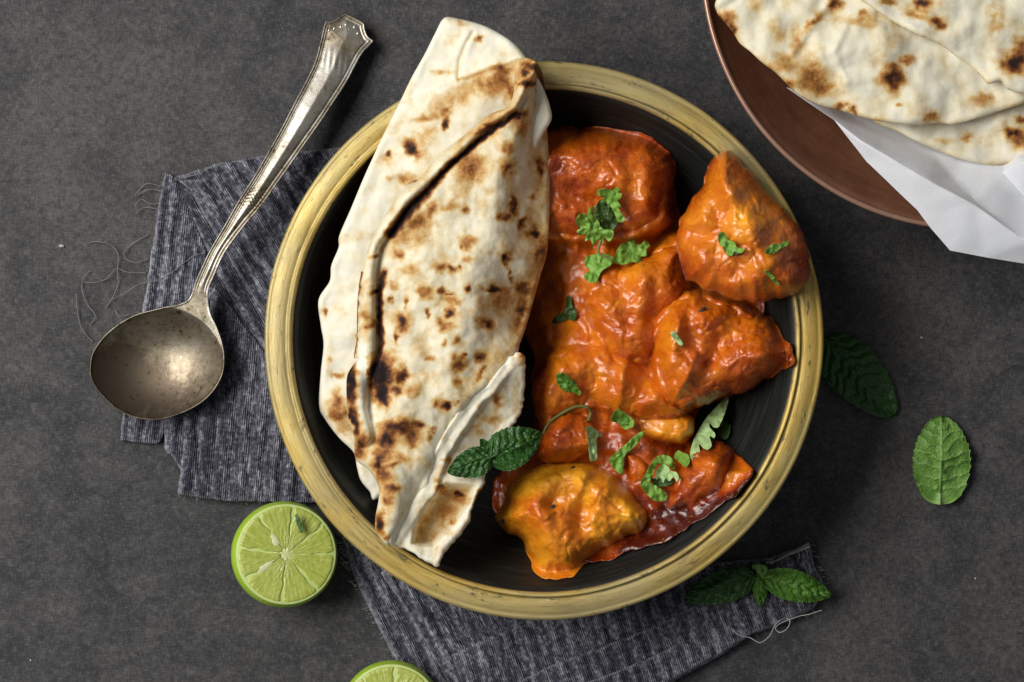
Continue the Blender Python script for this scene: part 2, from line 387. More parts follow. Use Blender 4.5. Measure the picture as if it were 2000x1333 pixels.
def mat_flesh():
    m = M('lime_flesh'); pv = m.attr('polar', True); o = m.obj()
    s = m.noise(m.vmul(pv, (16, 16, 160)), 1, 3, 0.6, 0.3); f = m.noise(o, 900, 2)
    c = m.ramp(s, [(0.3, (0.31, 0.35, 0.045)), (0.5, (0.40, 0.45, 0.08)), (0.72, (0.52, 0.56, 0.18))])
    m.bs(Base_Color=c, Roughness=0.28, Specular_IOR_Level=0.5, Subsurface_Weight=0.35, Subsurface_Radius=(0.003, 0.004, 0.001), Subsurface_Scale=0.8)
    m.bs(Normal=m.bump(m.math('ADD', s, m.math('MULTIPLY', f, 0.2)), 0.4, 0.0007)); return m.m
def mat_rind():
    m = M('lime_rind'); o = m.obj(); v = m.n('TexVoronoi', {'Vector': o, 'Scale': 900}).outputs['Distance']; f = m.noise(o, 120, 3)
    c = m.mix(f, (0.24, 0.42, 0.014), (0.44, 0.60, 0.04))
    m.bs(Base_Color=c, Roughness=0.36, Subsurface_Weight=0.1, Subsurface_Radius=(0.001, 0.002, 0.0005), Subsurface_Scale=0.5); m.bs(Normal=m.bump(v, 0.35, 0.0004)); return m.m

TABLE = mat_table(); NAAN = mat_naan('naan_bread'); CURRY = mat_curry('curry_sauce', 0.85); CHICK = mat_curry('glazed_chicken', 0.85)
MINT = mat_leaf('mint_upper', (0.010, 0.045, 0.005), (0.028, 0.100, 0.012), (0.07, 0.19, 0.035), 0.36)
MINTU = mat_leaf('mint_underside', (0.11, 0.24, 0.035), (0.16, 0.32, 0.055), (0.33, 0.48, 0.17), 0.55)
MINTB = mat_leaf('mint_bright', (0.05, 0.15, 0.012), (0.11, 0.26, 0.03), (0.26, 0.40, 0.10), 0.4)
CORI = mat_leaf('coriander_green', (0.12, 0.27, 0.03), (0.22, 0.40, 0.06), (0.32, 0.48, 0.12), 0.5)
CORIP = mat_leaf('coriander_pale', (0.30, 0.46, 0.16), (0.42, 0.58, 0.26), (0.46, 0.6, 0.3), 0.55)
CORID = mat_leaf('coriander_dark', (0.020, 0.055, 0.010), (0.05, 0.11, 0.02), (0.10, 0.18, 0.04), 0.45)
STEM = mat_leaf('herb_stem', (0.12, 0.14, 0.03), (0.22, 0.20, 0.06), (0.2, 0.2, 0.1), 0.4)
CLOTH = mat_cloth(); THREAD = mat_simple('loose_yarn', (0.20, 0.195, 0.19), 0.8, spec=0.2)
THREADL = mat_simple('pale_yarn', (0.46, 0.45, 0.43), 0.8, spec=0.2)
GOLD = mat_rim(); GLAZE = mat_bowl_in(); COPPER = mat_copper(); COPEDGE = mat_simple('light_copper_edge', (0.42, 0.24, 0.17), 0.35, 0.5)  # copper rim edge is lighter than the bowl body
SILVER = mat_silver(); PAPER = mat_paper(); FLESH = mat_flesh(); RIND = mat_rind()
PITH = mat_simple('lime_pith', (0.50, 0.60, 0.20), 0.5, Subsurface_Weight=0.2, Subsurface_Radius=(0.002, 0.002, 0.001))
CORE = mat_simple('lime_core', (0.54, 0.58, 0.24), 0.45); SEED = mat_simple('lime_seed', (0.62, 0.63, 0.36), 0.4)
SPICE = mat_simple('black_spice', (0.03, 0.02, 0.016), 0.5); CRUMB = mat_simple('pale_crumb', (0.4, 0.38, 0.34), 0.8)

# ------------------------------------------------------------------ table
n = 60; xs = np.linspace(-1.2, 1.2, n)
gx, gy = np.meshgrid(xs, xs); V = np.stack([gx.ravel(), gy.ravel(), np.zeros(n * n)], 1)
F = [(j * n + i, j * n + i + 1, (j + 1) * n + i + 1, (j + 1) * n + i) for j in range(n - 1) for i in range(n - 1)]
tag(link('table_top', mesh_arrays('table_top', V, F, TABLE)), kind='structure')

# ------------------------------------------------------------------ napkin under the bowl
nx, ny = P(470, 640, 0)
napkin = empty('napkin', (nx, ny, 0), 'charcoal linen napkin with frayed threads, folded flat beneath the gold rimmed bowl', 'napkin')
def cloth(outline, z0b, ang, pleat=30, amp=0.0007, th=0.0021, seed=0, hem=3.0, lift=None, spline=False):
    ca, sa = math.cos(math.radians(ang)), math.sin(math.radians(ang))
    al = lambda u, v: u * ca + v * sa
    ac = lambda u, v: -u * sa + v * ca
    def top(u, v, d):
        c = ac(u, v) + 7 * pn(u / 70, v / 70, seed)
        w = np.abs(np.sin(math.pi * c / pleat)) ** 0.5
        z0 = z0b; z = z0 + th * rnd(d, 5) + 2.5 * amp * (w - 0.6) * rnd(d, 20) + 0.0006 * fbm(u / 90, v / 90, seed + 5, 3) * rnd(d, 30) + 0.00018 * fbm(u / 9, v / 9, seed + 9, 2) * rnd(d, 4)
        return np.maximum(z + (lift(u, v) if lift else 0), z0 + 0.0001)
    return sheet('cloth_fold', outline, top, lambda u, v, d: np.full(len(u), z0b) + (lift(u, v) if lift else 0) - 0.0001 * rnd(d, 3), CLOTH, sp=5, spline=spline, parent=napkin,
                 attrs={'cuv': lambda u, v, d: np.stack([al(u, v), ac(u, v), np.full(len(u), seed * 40.0)], 1),
                        'hem': lambda u, v, d: np.clip(1.3 - d / hem, 0, 1)})
def fray(pts, k=5, a=2.2, seed=0):
    b = resample(np.array(pts, float), 7); r = np.random.RandomState(seed)
    return b + r.uniform(-a, a, b.shape) * 0.5
cloth(fray([(330, 350), (425, 319), (540, 300), (660, 288), (800, 300), (900, 420), (900, 800), (620, 800), (480, 700), (395, 560), (352, 400)], seed=1), 0.0002, 60, 34, 0.0009, seed=1)
cloth(fray([(322, 337), (338, 342), (362, 392), (400, 480), (420, 560), (430, 700), (345, 790), (312, 868), (234, 862), (240, 800), (262, 690), (286, 560), (303, 440)], seed=2), 0.0012, 96, 26, 0.0005, seed=2)
cloth(fray([(346, 352), (372, 372), (420, 460), (500, 590), (580, 700), (640, 820), (720, 820), (720, 700), (560, 520), (470, 420), (400, 350)], seed=3), 0.0018, 58, 30, 0.0009, seed=3)
cloth(fray([(318, 790), (350, 640), (420, 560), (445, 590), (480, 640), (540, 715), (600, 760), (760, 830), (800, 985), (690, 985), (600, 983), (520, 981), (440, 980), (346, 966), (353, 920), (334, 890), (322, 880)], seed=4), 0.0026, 95, 33, 0.0010, seed=4)
cloth(fray([(668, 1050), (684, 1110), (704, 1155), (738, 1225), (772, 1290), (806, 1360), (1000, 1420), (1060, 1200), (1000, 1000), (800, 960)], seed=5), 0.0004, 64, 30, 0.0010, seed=5)
cloth(fray([(742, 1120), (800, 1200), (850, 1290), (890, 1360), (1000, 1400), (1100, 1200), (980, 1050), (800, 1060)], seed=6), 0.0018, 62, 26, 0.0008, seed=6)
cloth(fray([(880, 1279), (950, 1247), (1020, 1221), (1110, 1190), (1300, 1108), (1500, 1090), (1582, 1061), (1590, 1105), (1614, 1150), (1590, 1188), (1548, 1212), (1470, 1240), (1400, 1285), (1290, 1345), (1100, 1400), (915, 1400), (900, 1340)], seed=7), 0.0028, 72, 44, 0.0006, seed=7)
cloth(fray([(985, 1345), (1080, 1298), (1190, 1258), (1284, 1221), (1372, 1172), (1440, 1165), (1520, 1150), (1585, 1165), (1586, 1186), (1548, 1210), (1468, 1238), (1402, 1282), (1292, 1342), (1150, 1410), (990, 1410)], seed=8), 0.0042, 70, 40, 0.0006, seed=8)
cloth(fray([(1110, 1345), (1190, 1316), (1262, 1288), (1330, 1255), (1390, 1262), (1395, 1283), (1290, 1341), (1180, 1400), (1080, 1400)], seed=9), 0.0058, 74, 30, 0.0006, seed=9)
def thread(pts, z=0.0008, rad=0.00016, mt=None, hump=0.0012, name='loose_thread'):
    c = catmull(pts, False, 10); m = len(c)
    q = [(*P(a, b, z), z + hump * abs(math.sin(i * 0.21 + len(pts)))) for i, (a, b) in enumerate(c)]
    tube(name, q, rad, mt or THREAD, napkin, 5)
for pts in ([(80, 630), (150, 610), (240, 630), (290, 690), (285, 780), (290, 860), (260, 950), (215, 1015)],
            [(480, 565), (400, 610), (340, 660), (330, 710), (400, 740), (470, 720)],
            [(70, 860), (140, 865), (220, 840), (280, 780), (350, 800), (460, 805)],
            [(120, 790), (75, 830), (65, 900), (100, 1000), (150, 1070), (110, 1130)],
            [(270, 1030), (300, 1075), (360, 1060)], [(30, 930), (40, 1060), (70, 1160), (130, 1230)],
            [(560, 270), (470, 252), (412, 300), (402, 330), (470, 290), (555, 295)],
            [(395, 395), (430, 350), (500, 378), (590, 360)], [(400, 440), (450, 400), (530, 405), (580, 380)]):
    thread(Z('q3', pts))
thread(Z('q3', [(250, 970), (330, 930), (430, 870), (520, 855), (600, 815), (700, 740), (760, 700), (830, 680)]), 0.0034)
thread(Z('q3', [(700, 285), (750, 312), (830, 322), (930, 308)]), 0.003); thread(Z('q3', [(640, 230), (700, 215), (790, 190), (850, 160)]), 0.003)
thread(Z('q6', [(590, 905), (650, 960), (740, 985), (820, 1022), (890, 970), (940, 880), (1000, 832), (1050, 850), (1030, 912), (970, 942), (938, 905), (1000, 860), (1110, 820), (1200, 800), (1300, 770)]), 0.0062, 0.00017, THREADL, 0.0006)
thread(Z('q6', [(860, 400), (950, 380), (1040, 330), (1120, 295), (1200, 245)]), 0.0058, 0.0006, THREAD, 0.0004)
thread(Z('q6', [(1110, 300), (1125, 340), (1115, 385)]), 0.006, 0.00025, THREAD, 0.0003)
thread(Z('q6', [(900, 405), (1000, 350), (1110, 310), (1205, 270)]), 0.0055, 0.0004, THREADL, 0.0004)
thread(Z('q6', [(1160, 400), (1190, 470), (1230, 520), (1270, 580)]), 0.006, 0.0002, THREAD, 0.0004)
for k in range(16):
    a = 1062 + 20; t = random.uniform(0, 1); bx, by = 668 + 30 * t, 1055 + 90 * t
    thread([(bx, by), (bx - random.uniform(4, 12), by + random.uniform(-6, 4)), (bx - random.uniform(8, 20), by + random.uniform(-12, 10))], 0.0012, 0.00013, THREADL)
for k in range(26):
    t = random.uniform(0, 1); bx, by = 322 - 84 * t ** 1.1, 345 + 480 * t
    thread([(bx, by), (bx - random.uniform(2, 6), by + random.uniform(-5, 5)), (bx - random.uniform(4, 11), by + random.uniform(-9, 9))], 0.001, 0.00011, THREAD)

for (xa, ya), (xb, yb), n_, dx, dy in (((346, 966), (600, 983), 34, 0, 9), ((1600, 1190), (1470, 1240), 12, 6, 6), ((1582, 1064), (1612, 1150), 14, 9, 1), ((700, 1150), (795, 1335), 22, -8, 3)):
    for k in range(n_):
        t = random.uniform(0, 1); bx, by = xa + (xb - xa) * t, ya + (yb - ya) * t; q = random.uniform(.3, 1.2)
        thread([(bx - dx * .4, by - dy * .4), (bx + dx * q * .5 + random.uniform(-2, 2), by + dy * q * .5), (bx + dx * q + random.uniform(-4, 4), by + dy * q + random.uniform(-2, 2))], 0.0016, 0.00012, THREAD, 0.0003)
# ------------------------------------------------------------------ serving bowl
BZ = 0.006
bx, by = P(1062, 665, 0.052)
def bowl_in(r):
    return BZ + 0.004 + 0.038 * np.clip((np.asarray(r) - 0.055) / 0.0382, 0, None) ** 2.2
def bowl_r(u, v, z):
    x, y = P(u, v, z); return np.hypot(x - bx, y - by)
def bowl_z(u, v):                       # height of the bowl's inside (and rim top) under a line of sight
    z = np.full(len(u), 0.03)
    for _ in range(14): z = 0.5 * z + 0.5 * bowl_in(np.minimum(bowl_r(u, v, z), 0.0935))
    return np.where(bowl_r(u, v, 0.05) > 0.0915, np.maximum(z, 0.0518), z)
bowl = empty('serving_bowl', (bx, by, BZ), 'dark glazed round bowl with a wide brushed gold rim, holding curry and naan', 'bowl')
prof = [(0.0002, 0.0), (0.05, 0.0), (0.055, 0.0005), (0.062, 0.004), (0.08, 0.015), (0.095, 0.031), (0.1015, 0.0405), (0.1008, 0.0425), (0.0938, 0.0420)]
prof += [(float(r), float(bowl_in(r) - BZ)) for r in np.linspace(0.0931, 0.056, 22)] + [(0.03, 0.004), (0.0002, 0.004)]
lathe('bowl_body', prof, GLAZE, bowl)
def arc(cx, cz, r, a0, a1, k): return [(cx + r * math.cos(math.radians(a0 + (a1 - a0) * i / k)), cz + r * math.sin(math.radians(a0 + (a1 - a0) * i / k))) for i in range(k + 1)]
rp = [(0.0934, 0.0412), (0.1010, 0.0412)] + arc(0.1025, 0.0434, 0.0013, -60, 95, 7) + [(0.1018, 0.0445), (0.1012, 0.0449), (0.100, 0.0452), (0.0975, 0.0455), (0.0962, 0.0452), (0.0951, 0.0448)] + arc(0.0947, 0.0436, 0.0013, 70, 180, 7)
lathe('rim', rp, GOLD, bowl, 320, 0.0012)

# ------------------------------------------------------------------ curry sauce and chicken
NO = lambda u, v, d: np.zeros(len(u))
def bumps(u, v, lst):
    z = np.zeros(len(u))
    for (x, y, rx, ry, a, *ang) in lst:
        t = math.radians(ang[0] if ang else 0); du, dv = u - x, v - y
        p, q = (du * math.cos(t) + dv * math.sin(t)) / rx, (-du * math.sin(t) + dv * math.cos(t)) / ry
        z += a * np.exp(-(p * p + q * q))
    return z
sauce_out = [(1010, 260), (1100, 262), (1240, 270), (1300, 330), (1330, 420), (1400, 470), (1480, 560), (1490, 640), (1440, 760), (1370, 800), (1366, 860), (1436, 885),
             (1468, 918), (1462, 946), (1415, 988), (1345, 1030), (1310, 1056), (1246, 1076), (1120, 1100), (1010, 1040), (960, 980), (985, 900), (1040, 860), (1038, 790), (1040, 700), (1020, 640), (990, 560), (980, 400)]
lumps = [(1110, 480, 60, 70, .006), (1180, 330, 90, 60, .008), (1100, 690, 60, 50, .006), (1230, 620, 80, 70, .010), (1200, 540, 60, 45, .008), (1120, 800, 50, 40, .005, 20), (1110, 860, 40, 35, .006),
         (1250, 880, 60, 40, .003), (1300, 760, 60, 50, .007), (1390, 620, 80, 60, .006), (1060, 640, 30, 40, .005)]
FIL = []
def fillet(u, v):
    z = np.zeros(len(u))
    for o_, za, zz_, w in FIL:
        g = sst(-w, 14, sdf(u + 5 * pn(u / 25, v / 25, 5), v + 5 * pn(u / 25, v / 25, 6), catmull(o_, True, 3))); z = np.maximum(z, g * (za + 0.66 * (zz_ - za)))
    return z
def sauce_top(u, v, d):
    z0 = bowl_z(u, v) + 0.0012
    core = sst(0, 120, d) * sst(1110, 930, v + 0.15 * (u - 1200))
    z = np.maximum(z0, 0.0175 + 0 * u) * 0 + z0 + 0.0016 * rnd(d, 12) + 0.0025 * sst(10, 45, d) + 0.016 * core
    z += bumps(u, v, lumps) * rnd(d, 60)
    z = np.maximum(z, fillet(u, v) * rnd(d, 30)) + 0.0
    z += (0.0022 * fbm(u / 60, v / 60, 3, 3) + 0.0013 * pn(u / 30, v / 30, 12) - 0.0003 * np.exp(-(fbm(u / 90, v / 90, 66, 1) / 0.07) ** 2) + 0.0006 * pn(u / 17, v / 17, 9)) * rnd(d, 40)
    return z
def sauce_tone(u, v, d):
    t = 0.38 + 0.16 * fbm(u / 70, v / 70, 44, 3) + 0.16 * sst(0, 60, d) - 0.12 * sst(26, 0, d) - 0.40 * sst(880, 980, v) * sst(1180, 1240, u)  # lower right darkened for thin film over glaze, with shade put into the tone
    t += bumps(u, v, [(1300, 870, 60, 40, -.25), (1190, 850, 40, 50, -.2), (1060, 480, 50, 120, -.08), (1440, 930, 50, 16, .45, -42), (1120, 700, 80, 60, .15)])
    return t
def chunk(label, outline, zb, zt, R, bl=(), tone=0.5, tb=(), seed=0, amp=1.0, sp=3.4, fib=None, fil=34):
    def top(u, v, d):
        uu = u + 5 * pn(u / 45, v / 45, seed + 3); p = rnd(d, R)
        z = zb + (zt - zb) * p + bumps(u, v, bl) * p
        z += amp * p * (0.0046 * fbm(u / 85, v / 85, seed, 2) - 0.0008 * np.exp(-(fbm(u / 120 + 0.5 * pn(u / 30, v / 30, seed + 61), v / 85 + 0.5 * pn(u / 40, v / 40, seed + 62), seed + 60, 1) / 0.07) ** 2) + 0.0004 * pn(u / 26, v / 26, seed + 15) + 0.0004 * pn(u / 19, v / 19, seed + 14) + 0.00035 * fbm(u / 11, v / 11, seed + 11, 2))
        if fib is not None:
            a = math.radians(fib); al, ac = u * math.cos(a) + v * math.sin(a), -u * math.sin(a) + v * math.cos(a)
            z += p * 0.0004 * ridged(al / 150, ac / 19, seed + 20, 2)
        return np.maximum(z, bowl_z(u, v) + 0.0008 + 0.0012 * p)
    def bot(u, v, d): return np.maximum(zb - 0.006 * rnd(d, R * 0.8), bowl_z(u, v) + 0.0004)
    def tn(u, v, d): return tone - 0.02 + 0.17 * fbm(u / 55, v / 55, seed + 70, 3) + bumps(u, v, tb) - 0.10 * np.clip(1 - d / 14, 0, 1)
    oc = resample(catmull(outline), 6); k1 = np.array([0, 0]); nn_ = np.roll(oc, -1, 0) - np.roll(oc, 1, 0); nn_ = np.stack([-nn_[:, 1], nn_[:, 0]], 1) / (np.hypot(nn_[:, 0], nn_[:, 1])[:, None] + 1e-9)
    oc = oc + nn_ * (6.0 * fbm(oc[:, 0] / 38, oc[:, 1] / 38, seed + 50, 3))[:, None] * min(1, R / 60)
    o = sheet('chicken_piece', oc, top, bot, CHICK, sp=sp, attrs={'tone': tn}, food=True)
    if fil: FIL.append((outline, zb, zt, fil))
    return tag(o, label, 'chicken', 'chicken pieces coated in curry sauce')
j = lambda pts, k, s: fray(catmull(pts), 5, k, s)
chunk('large smooth sauce-coated chicken piece at the top of the bowl, beside the naan',
      [(1005, 300), (1040, 262), (1090, 247), (1180, 250), (1252, 258), (1288, 276), (1312, 308), (1322, 342), (1314, 378), (1318, 402), (1300, 440), (1250, 470), (1190, 478), (1110, 480), (1050, 470), (1000, 440), (990, 360)],
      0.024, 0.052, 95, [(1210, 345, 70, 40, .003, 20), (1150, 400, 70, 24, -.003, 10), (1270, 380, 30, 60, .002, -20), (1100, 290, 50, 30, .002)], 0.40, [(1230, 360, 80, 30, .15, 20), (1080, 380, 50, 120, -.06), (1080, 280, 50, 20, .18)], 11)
chunk('pointed chicken piece leaning over the upper right gold rim',
      Z('z3', [(1105, 232), (1160, 208), (1225, 250), (1330, 365), (1450, 495), (1570, 645), (1612, 760), (1612, 880), (1555, 975), (1420, 1022), (1250, 1022), (1140, 985), (1020, 950), (935, 880), (900, 740), (900, 640), (920, 560), (1000, 450), (1060, 340), (1072, 275)]),
      0.0525, 0.073, 80, [(1405, 345, 26, 60, .003, -20), (1430, 440, 12, 60, .0018, 8), (1465, 450, 30, 46, .003), (1395, 420, 16, 40, -.003), (1370, 460, 26, 20, -.004), (1500, 500, 60, 30, .003, 35), (1340, 540, 24, 40, -.003), (1430, 560, 50, 25, .002), (1550, 500, 26, 60, -.002)], 0.58,
      [(1440, 430, 60, 60, .22), (1370, 455, 30, 25, .18), (1340, 530, 40, 50, -.25), (1560, 540, 30, 60, -.2), (1410, 320, 30, 40, -.1)], 23, 1.1, fib=75, fil=0)
chunk('sauce-drenched chicken piece in the centre of the curry, below the coriander sprig',
      [(1140, 580), (1165, 540), (1215, 512), (1275, 485), (1325, 455), (1352, 470), (1352, 530), (1345, 590), (1310, 640), (1290, 700), (1240, 715), (1190, 700), (1150, 650)],
      0.026, 0.048, 60, [(1240, 520, 60, 18, .003, -22), (1300, 530, 18, 50, .002), (1200, 620, 30, 50, .002), (1270, 620, 14, 50, -.003, 10)], 0.52, [(1230, 540, 60, 30, .15, -20), (1330, 540, 25, 60, -.2)], 31)
chunk('broad grainy chicken piece at the right, reaching toward the right gold rim',
      [(1268, 640), (1290, 600), (1322, 574), (1360, 565), (1405, 578), (1452, 594), (1504, 621), (1534, 662), (1551, 694), (1546, 715), (1514, 730), (1465, 762), (1402, 782), (1360, 796), (1320, 800), (1290, 780), (1270, 720)],
      0.030, 0.054, 70, [(1320, 640, 14, 45, .003, 15), (1350, 650, 16, 30, -.002), (1400, 620, 50, 20, .002, 20), (1345, 730, 16, 50, .003, 25), (1380, 720, 16, 50, -.0035, 25), (1480, 680, 40, 30, .002)], 0.52, [(1450, 710, 60, 30, -.12), (1310, 650, 20, 50, .2), (1400, 760, 40, 20, -.15), (1440, 640, 40, 30, .1)], 47, 1.25)
chunk('lumpy chicken piece under thick sauce at the centre, beside the naan fold and mint leaf',
      [(1042, 790), (1040, 755), (1062, 715), (1075, 690), (1120, 668), (1180, 660), (1240, 690), (1300, 740), (1340, 790), (1330, 820), (1270, 826), (1220, 815), (1160, 808), (1110, 822), (1070, 850), (1048, 830)],
      0.024, 0.043, 55, [(1090, 730, 24, 30, .002), (1215, 740, 10, 40, .0025, 10), (1170, 710, 30, 20, .002), (1260, 770, 40, 20, .002), (1140, 780, 40, 14, -.002)], 0.56, [(1110, 700, 60, 30, .1), (1190, 690, 40, 14, .16)], 59)
chunk('small flat orange chicken piece between the curled herb and the pale coriander leaf',
      [(1240, 806), (1290, 800), (1340, 806), (1357, 820), (1352, 850), (1330, 868), (1280, 862), (1245, 842)], 0.024, 0.036, 26, (), 0.72, [(1310, 825, 40, 14, .12)], 61, 0.7)
chunk('dark red chicken piece in the sauce at the lower right, below the pale coriander leaf',
      [(1300, 985), (1318, 930), (1340, 890), (1375, 866), (1412, 862), (1432, 884), (1434, 920), (1420, 955), (1385, 980), (1350, 996), (1318, 1000)],
      0.026, 0.046, 45, [(1400, 900, 30, 14, .0018, 20), (1370, 950, 30, 14, -.0015, -20)], 0.38, [(1390, 930, 40, 30, .05)], 73, 0.8)
chunk('red chicken piece with wet highlights between the mint sprig and the yellow chicken chunk',
      [(1050, 850), (1075, 815), (1110, 800), (1150, 812), (1170, 850), (1165, 885), (1120, 905), (1080, 905), (1052, 890)],
      0.026, 0.043, 36, [(1095, 835, 16, 14, .0015), (1100, 880, 18, 12, .0012)], 0.42, [(1130, 870, 30, 30, .1)], 83, 1.0)
chunk('orange chicken piece behind the blade of coriander, next to the yellow chunk',
      [(1215, 890), (1235, 880), (1262, 896), (1275, 925), (1262, 960), (1240, 968), (1222, 940)], 0.024, 0.037, 22, (), 0.52, (), 87, 0.7)
chunk('large yellow orange chicken chunk at the bottom of the bowl, right of the naan opening',
      Z('z4', [(68, 795), (85, 750), (112, 650), (200, 575), (330, 528), (470, 512), (560, 548), (660, 610), (725, 685), (785, 775), (782, 820), (740, 860), (620, 912), (540, 950), (480, 1010), (430, 1055), (340, 1080), (265, 1058), (225, 990), (190, 905), (105, 850)]),
      0.022, 0.046, 62, [(1110, 915, 60, 20, .004, -18), (1135, 935, 14, 60, .003, 8), (1200, 960, 50, 30, .002, 40), (1075, 1010, 46, 46, .004), (1075, 985, 14, 10, -.005), (1130, 1010, 14, 50, -.003, 10), (1010, 1010, 24, 18, .002), (1240, 1000, 40, 16, .003, 35), (1190, 1030, 50, 16, -.002, 20), (1120, 1080, 40, 30, .002)], 0.87,
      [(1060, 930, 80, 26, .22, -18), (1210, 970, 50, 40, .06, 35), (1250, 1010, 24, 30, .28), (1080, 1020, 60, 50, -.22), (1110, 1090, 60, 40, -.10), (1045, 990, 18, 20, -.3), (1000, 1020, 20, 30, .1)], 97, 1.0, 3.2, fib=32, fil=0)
so_ = resample(catmull(sauce_out), 5); so_[:, 0] += 6 * fbm(so_[:, 0] / 45, so_[:, 1] / 45, 501, 3); so_[:, 1] += 6 * fbm(so_[:, 0] / 45, so_[:, 1] / 45, 502, 3)
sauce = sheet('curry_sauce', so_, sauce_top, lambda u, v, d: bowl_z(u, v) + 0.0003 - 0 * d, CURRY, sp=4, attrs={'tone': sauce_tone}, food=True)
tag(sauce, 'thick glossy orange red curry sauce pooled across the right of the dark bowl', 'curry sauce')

# whole spices stuck on the sauce
def spice(x, y, z, s, label):
    n_ = 10; V = []; F = []
    for i in range(7):
        a = math.pi * i / 6
        for k in range(n_):
            b = 2 * math.pi * k / n_; r = math.sin(a) * (1 + 0.15 * math.sin(3 * b + i))
            V.append((s * 1.6 * math.cos(a), s * 0.7 * r * math.cos(b), s * 0.5 * r * math.sin(b)))
    for i in range(6):
        for k in range(n_): F.append((i * n_ + k, i * n_ + (k + 1) % n_, (i + 1) * n_ + (k + 1) % n_, (i + 1) * n_ + k))
    X, Y = P(x, y, z); o = link('spice_fleck', mesh_arrays('spice_fleck', V, F, SPICE), None, (X, Y, z)); o.rotation_euler = (0, 0.1, random.uniform(0.2, 1.0))
    tag(o, label, 'spice')

# ------------------------------------------------------------------ naan
def spots(u, v, lst, seed=0):
    uu = u + 7 * fbm(u / 20, v / 20, seed + 1, 3); vv = v + 7 * fbm(u / 20, v / 20, seed + 2, 3)
    out = np.zeros(len(u)); neg = np.zeros(len(u))
    for (x, y, rx, ry, s, a) in lst:
        if s > 0: s = s * (0.86 if s > 0.5 else 1.0); rx, ry = rx * 0.78, ry * 0.78
        t = math.radians(a); du, dv = uu - x, vv - y
        p, q = (du * math.cos(t) + dv * math.sin(t)) / rx, (-du * math.sin(t) + dv * math.cos(t)) / ry
        g = np.exp(-(p * p + q * q) * 0.75)
        if s < 0: neg += s * g
        else: out = np.maximum(out, s * g) + 0.25 * np.minimum(out, s * g)
    return out + neg
def along(u, v, pts, w, s, seed=0):
    d, _, t = seg_dist(u + 3 * pn(u / 14, v / 14, seed), v + 3 * pn(u / 14, v / 14, seed + 1), pts); return s * np.exp(-(d / w) ** 2)
# back naan
back_out = Z('z1', [(735, 92), (690, 170), (640, 270), (572, 392), (520, 500), (470, 600), (430, 680), (375, 800), (330, 900), (272, 1040), (212, 1180), (208, 1240), (172, 1330)]) + \
    Z('z2', [(118, 240), (78, 308), (86, 400), (96, 470), (86, 570), (80, 690), (100, 738), (150, 805), (205, 860), (216, 910), (230, 960), (262, 1000), (290, 1028), (420, 900), (560, 700), (700, 300)]) + \
    Z('z1', [(1130, 1000), (1180, 800), (1230, 680), (1274, 600), (1266, 530), (1236, 450), (1200, 380), (1145, 285), (1110, 240), (1050, 190), (940, 130), (800, 92)])
seam = Z('z1', [(815, 395), (900, 360), (1000, 330), (1095, 300), (1180, 290)])
fold1 = Z('z1', [(880, 165), (850, 215), (815, 300), (806, 400)])
bx0, by0 = P(800, 450, .05)
back = empty('naan_bread', (bx0, by0, 0.03), 'pale folded naan behind the charred one, its tip resting over the top gold rim', 'naan', 'naan breads laid in the gold rimmed bowl')
def back_mid(u, v):
    z = np.interp(v, [30, 120, 180, 300, 450, 600, 750, 900, 1000], [.0570, .0565, .0560, .0530, .0480, .043, .039, .036, .034])
    z = z + 0.004 * np.clip((u - (870 - (v - 40) * 0.42)) / 140, 0, 1)
    return z
def back_top(u, v, d):
    z = back_mid(u, v) + 0.002 * rnd(d, 10)
    ds, side, _ = seg_dist(u, v, seam)
    z += np.where(side > 0, -1, 1) * 0 + 0.0034 * sst(-2, 2, np.where(side < 0, ds, -ds)) * sst(740, 800, u) * np.clip(1 - (ds / 240), 0, 1)
    df, _, _ = seg_dist(u, v, fold1); z += -0.0007 * np.exp(-(df / 2.6) ** 2) + 0.0004 * np.exp(-((df - 8) / 7) ** 2)
    z += (0.0014 * fbm(u / 90, v / 90, 5, 2) + 0.0003 * fbm(u / 28, v / 28, 6, 2)) * rnd(d, 20)
    z += bumps(u, v, [(680, 640, 30, 60, .0012, 10), (700, 480, 24, 80, .001, 25), (660, 800, 30, 20, .002)]) * rnd(d, 16)
    return z
bspots = ZS('z1', [(900, 440, 170, 60, .26, -18), (570, 745, 34, 60, 1.0, -28), (460, 770, 16, 14, .8), (745, 620, 18, 45, .95, 12), (650, 590, 90, 24, .36, -10), (745, 560, 40, 26, .4), (912, 195, 26, 18, .55), (830, 120, 40, 26, .3), (722, 365, 60, 26, .32),
                   (1000, 420, 110, 70, .34, -20), (1065, 460, 40, 60, .62), (1040, 350, 70, 30, .45), (550, 890, 60, 36, .35), (590, 925, 36, 16, .55), (440, 800, 70, 50, .2), (830, 480, 170, 80, .22, -25), (640, 690, 140, 80, .2, -30), (470, 900, 20, 20, .25)]) + \
    ZS('z2', [(97, 355, 12, 20, .62), (152, 580, 36, 15, .5, -10), (150, 670, 28, 50, .55), (205, 440, 16, 16, .25), (150, 730, 40, 30, .5), (120, 520, 14, 14, .25), (170, 770, 60, 40, .3)])
sheet('lower_fold', back_out, back_top, lambda u, v, d: back_mid(u, v) - 0.0022 * rnd(d, 10), NAAN, sp=3.6, parent=back,
      attrs={'char_shade': lambda u, v, d: 0.03 + 0.13 * sst(-0.1, 0.7, fbm(u / 45, v / 45, 63, 3)) + spots(u, v, bspots, 3) + along(u, v, [(a_, b_ + 3) for a_, b_ in seam], 5, .22, 31) + along(u, v, fold1, 3, .12, 33), 'flour': lambda u, v, d: 0.30 * sst(-0.1, 0.5, fbm(u / 60, v / 60, 90, 3)) + 0.35 * sst(30, 0, d)}, food=False)  # seam and fold terms paint crease shade into the scorch colour
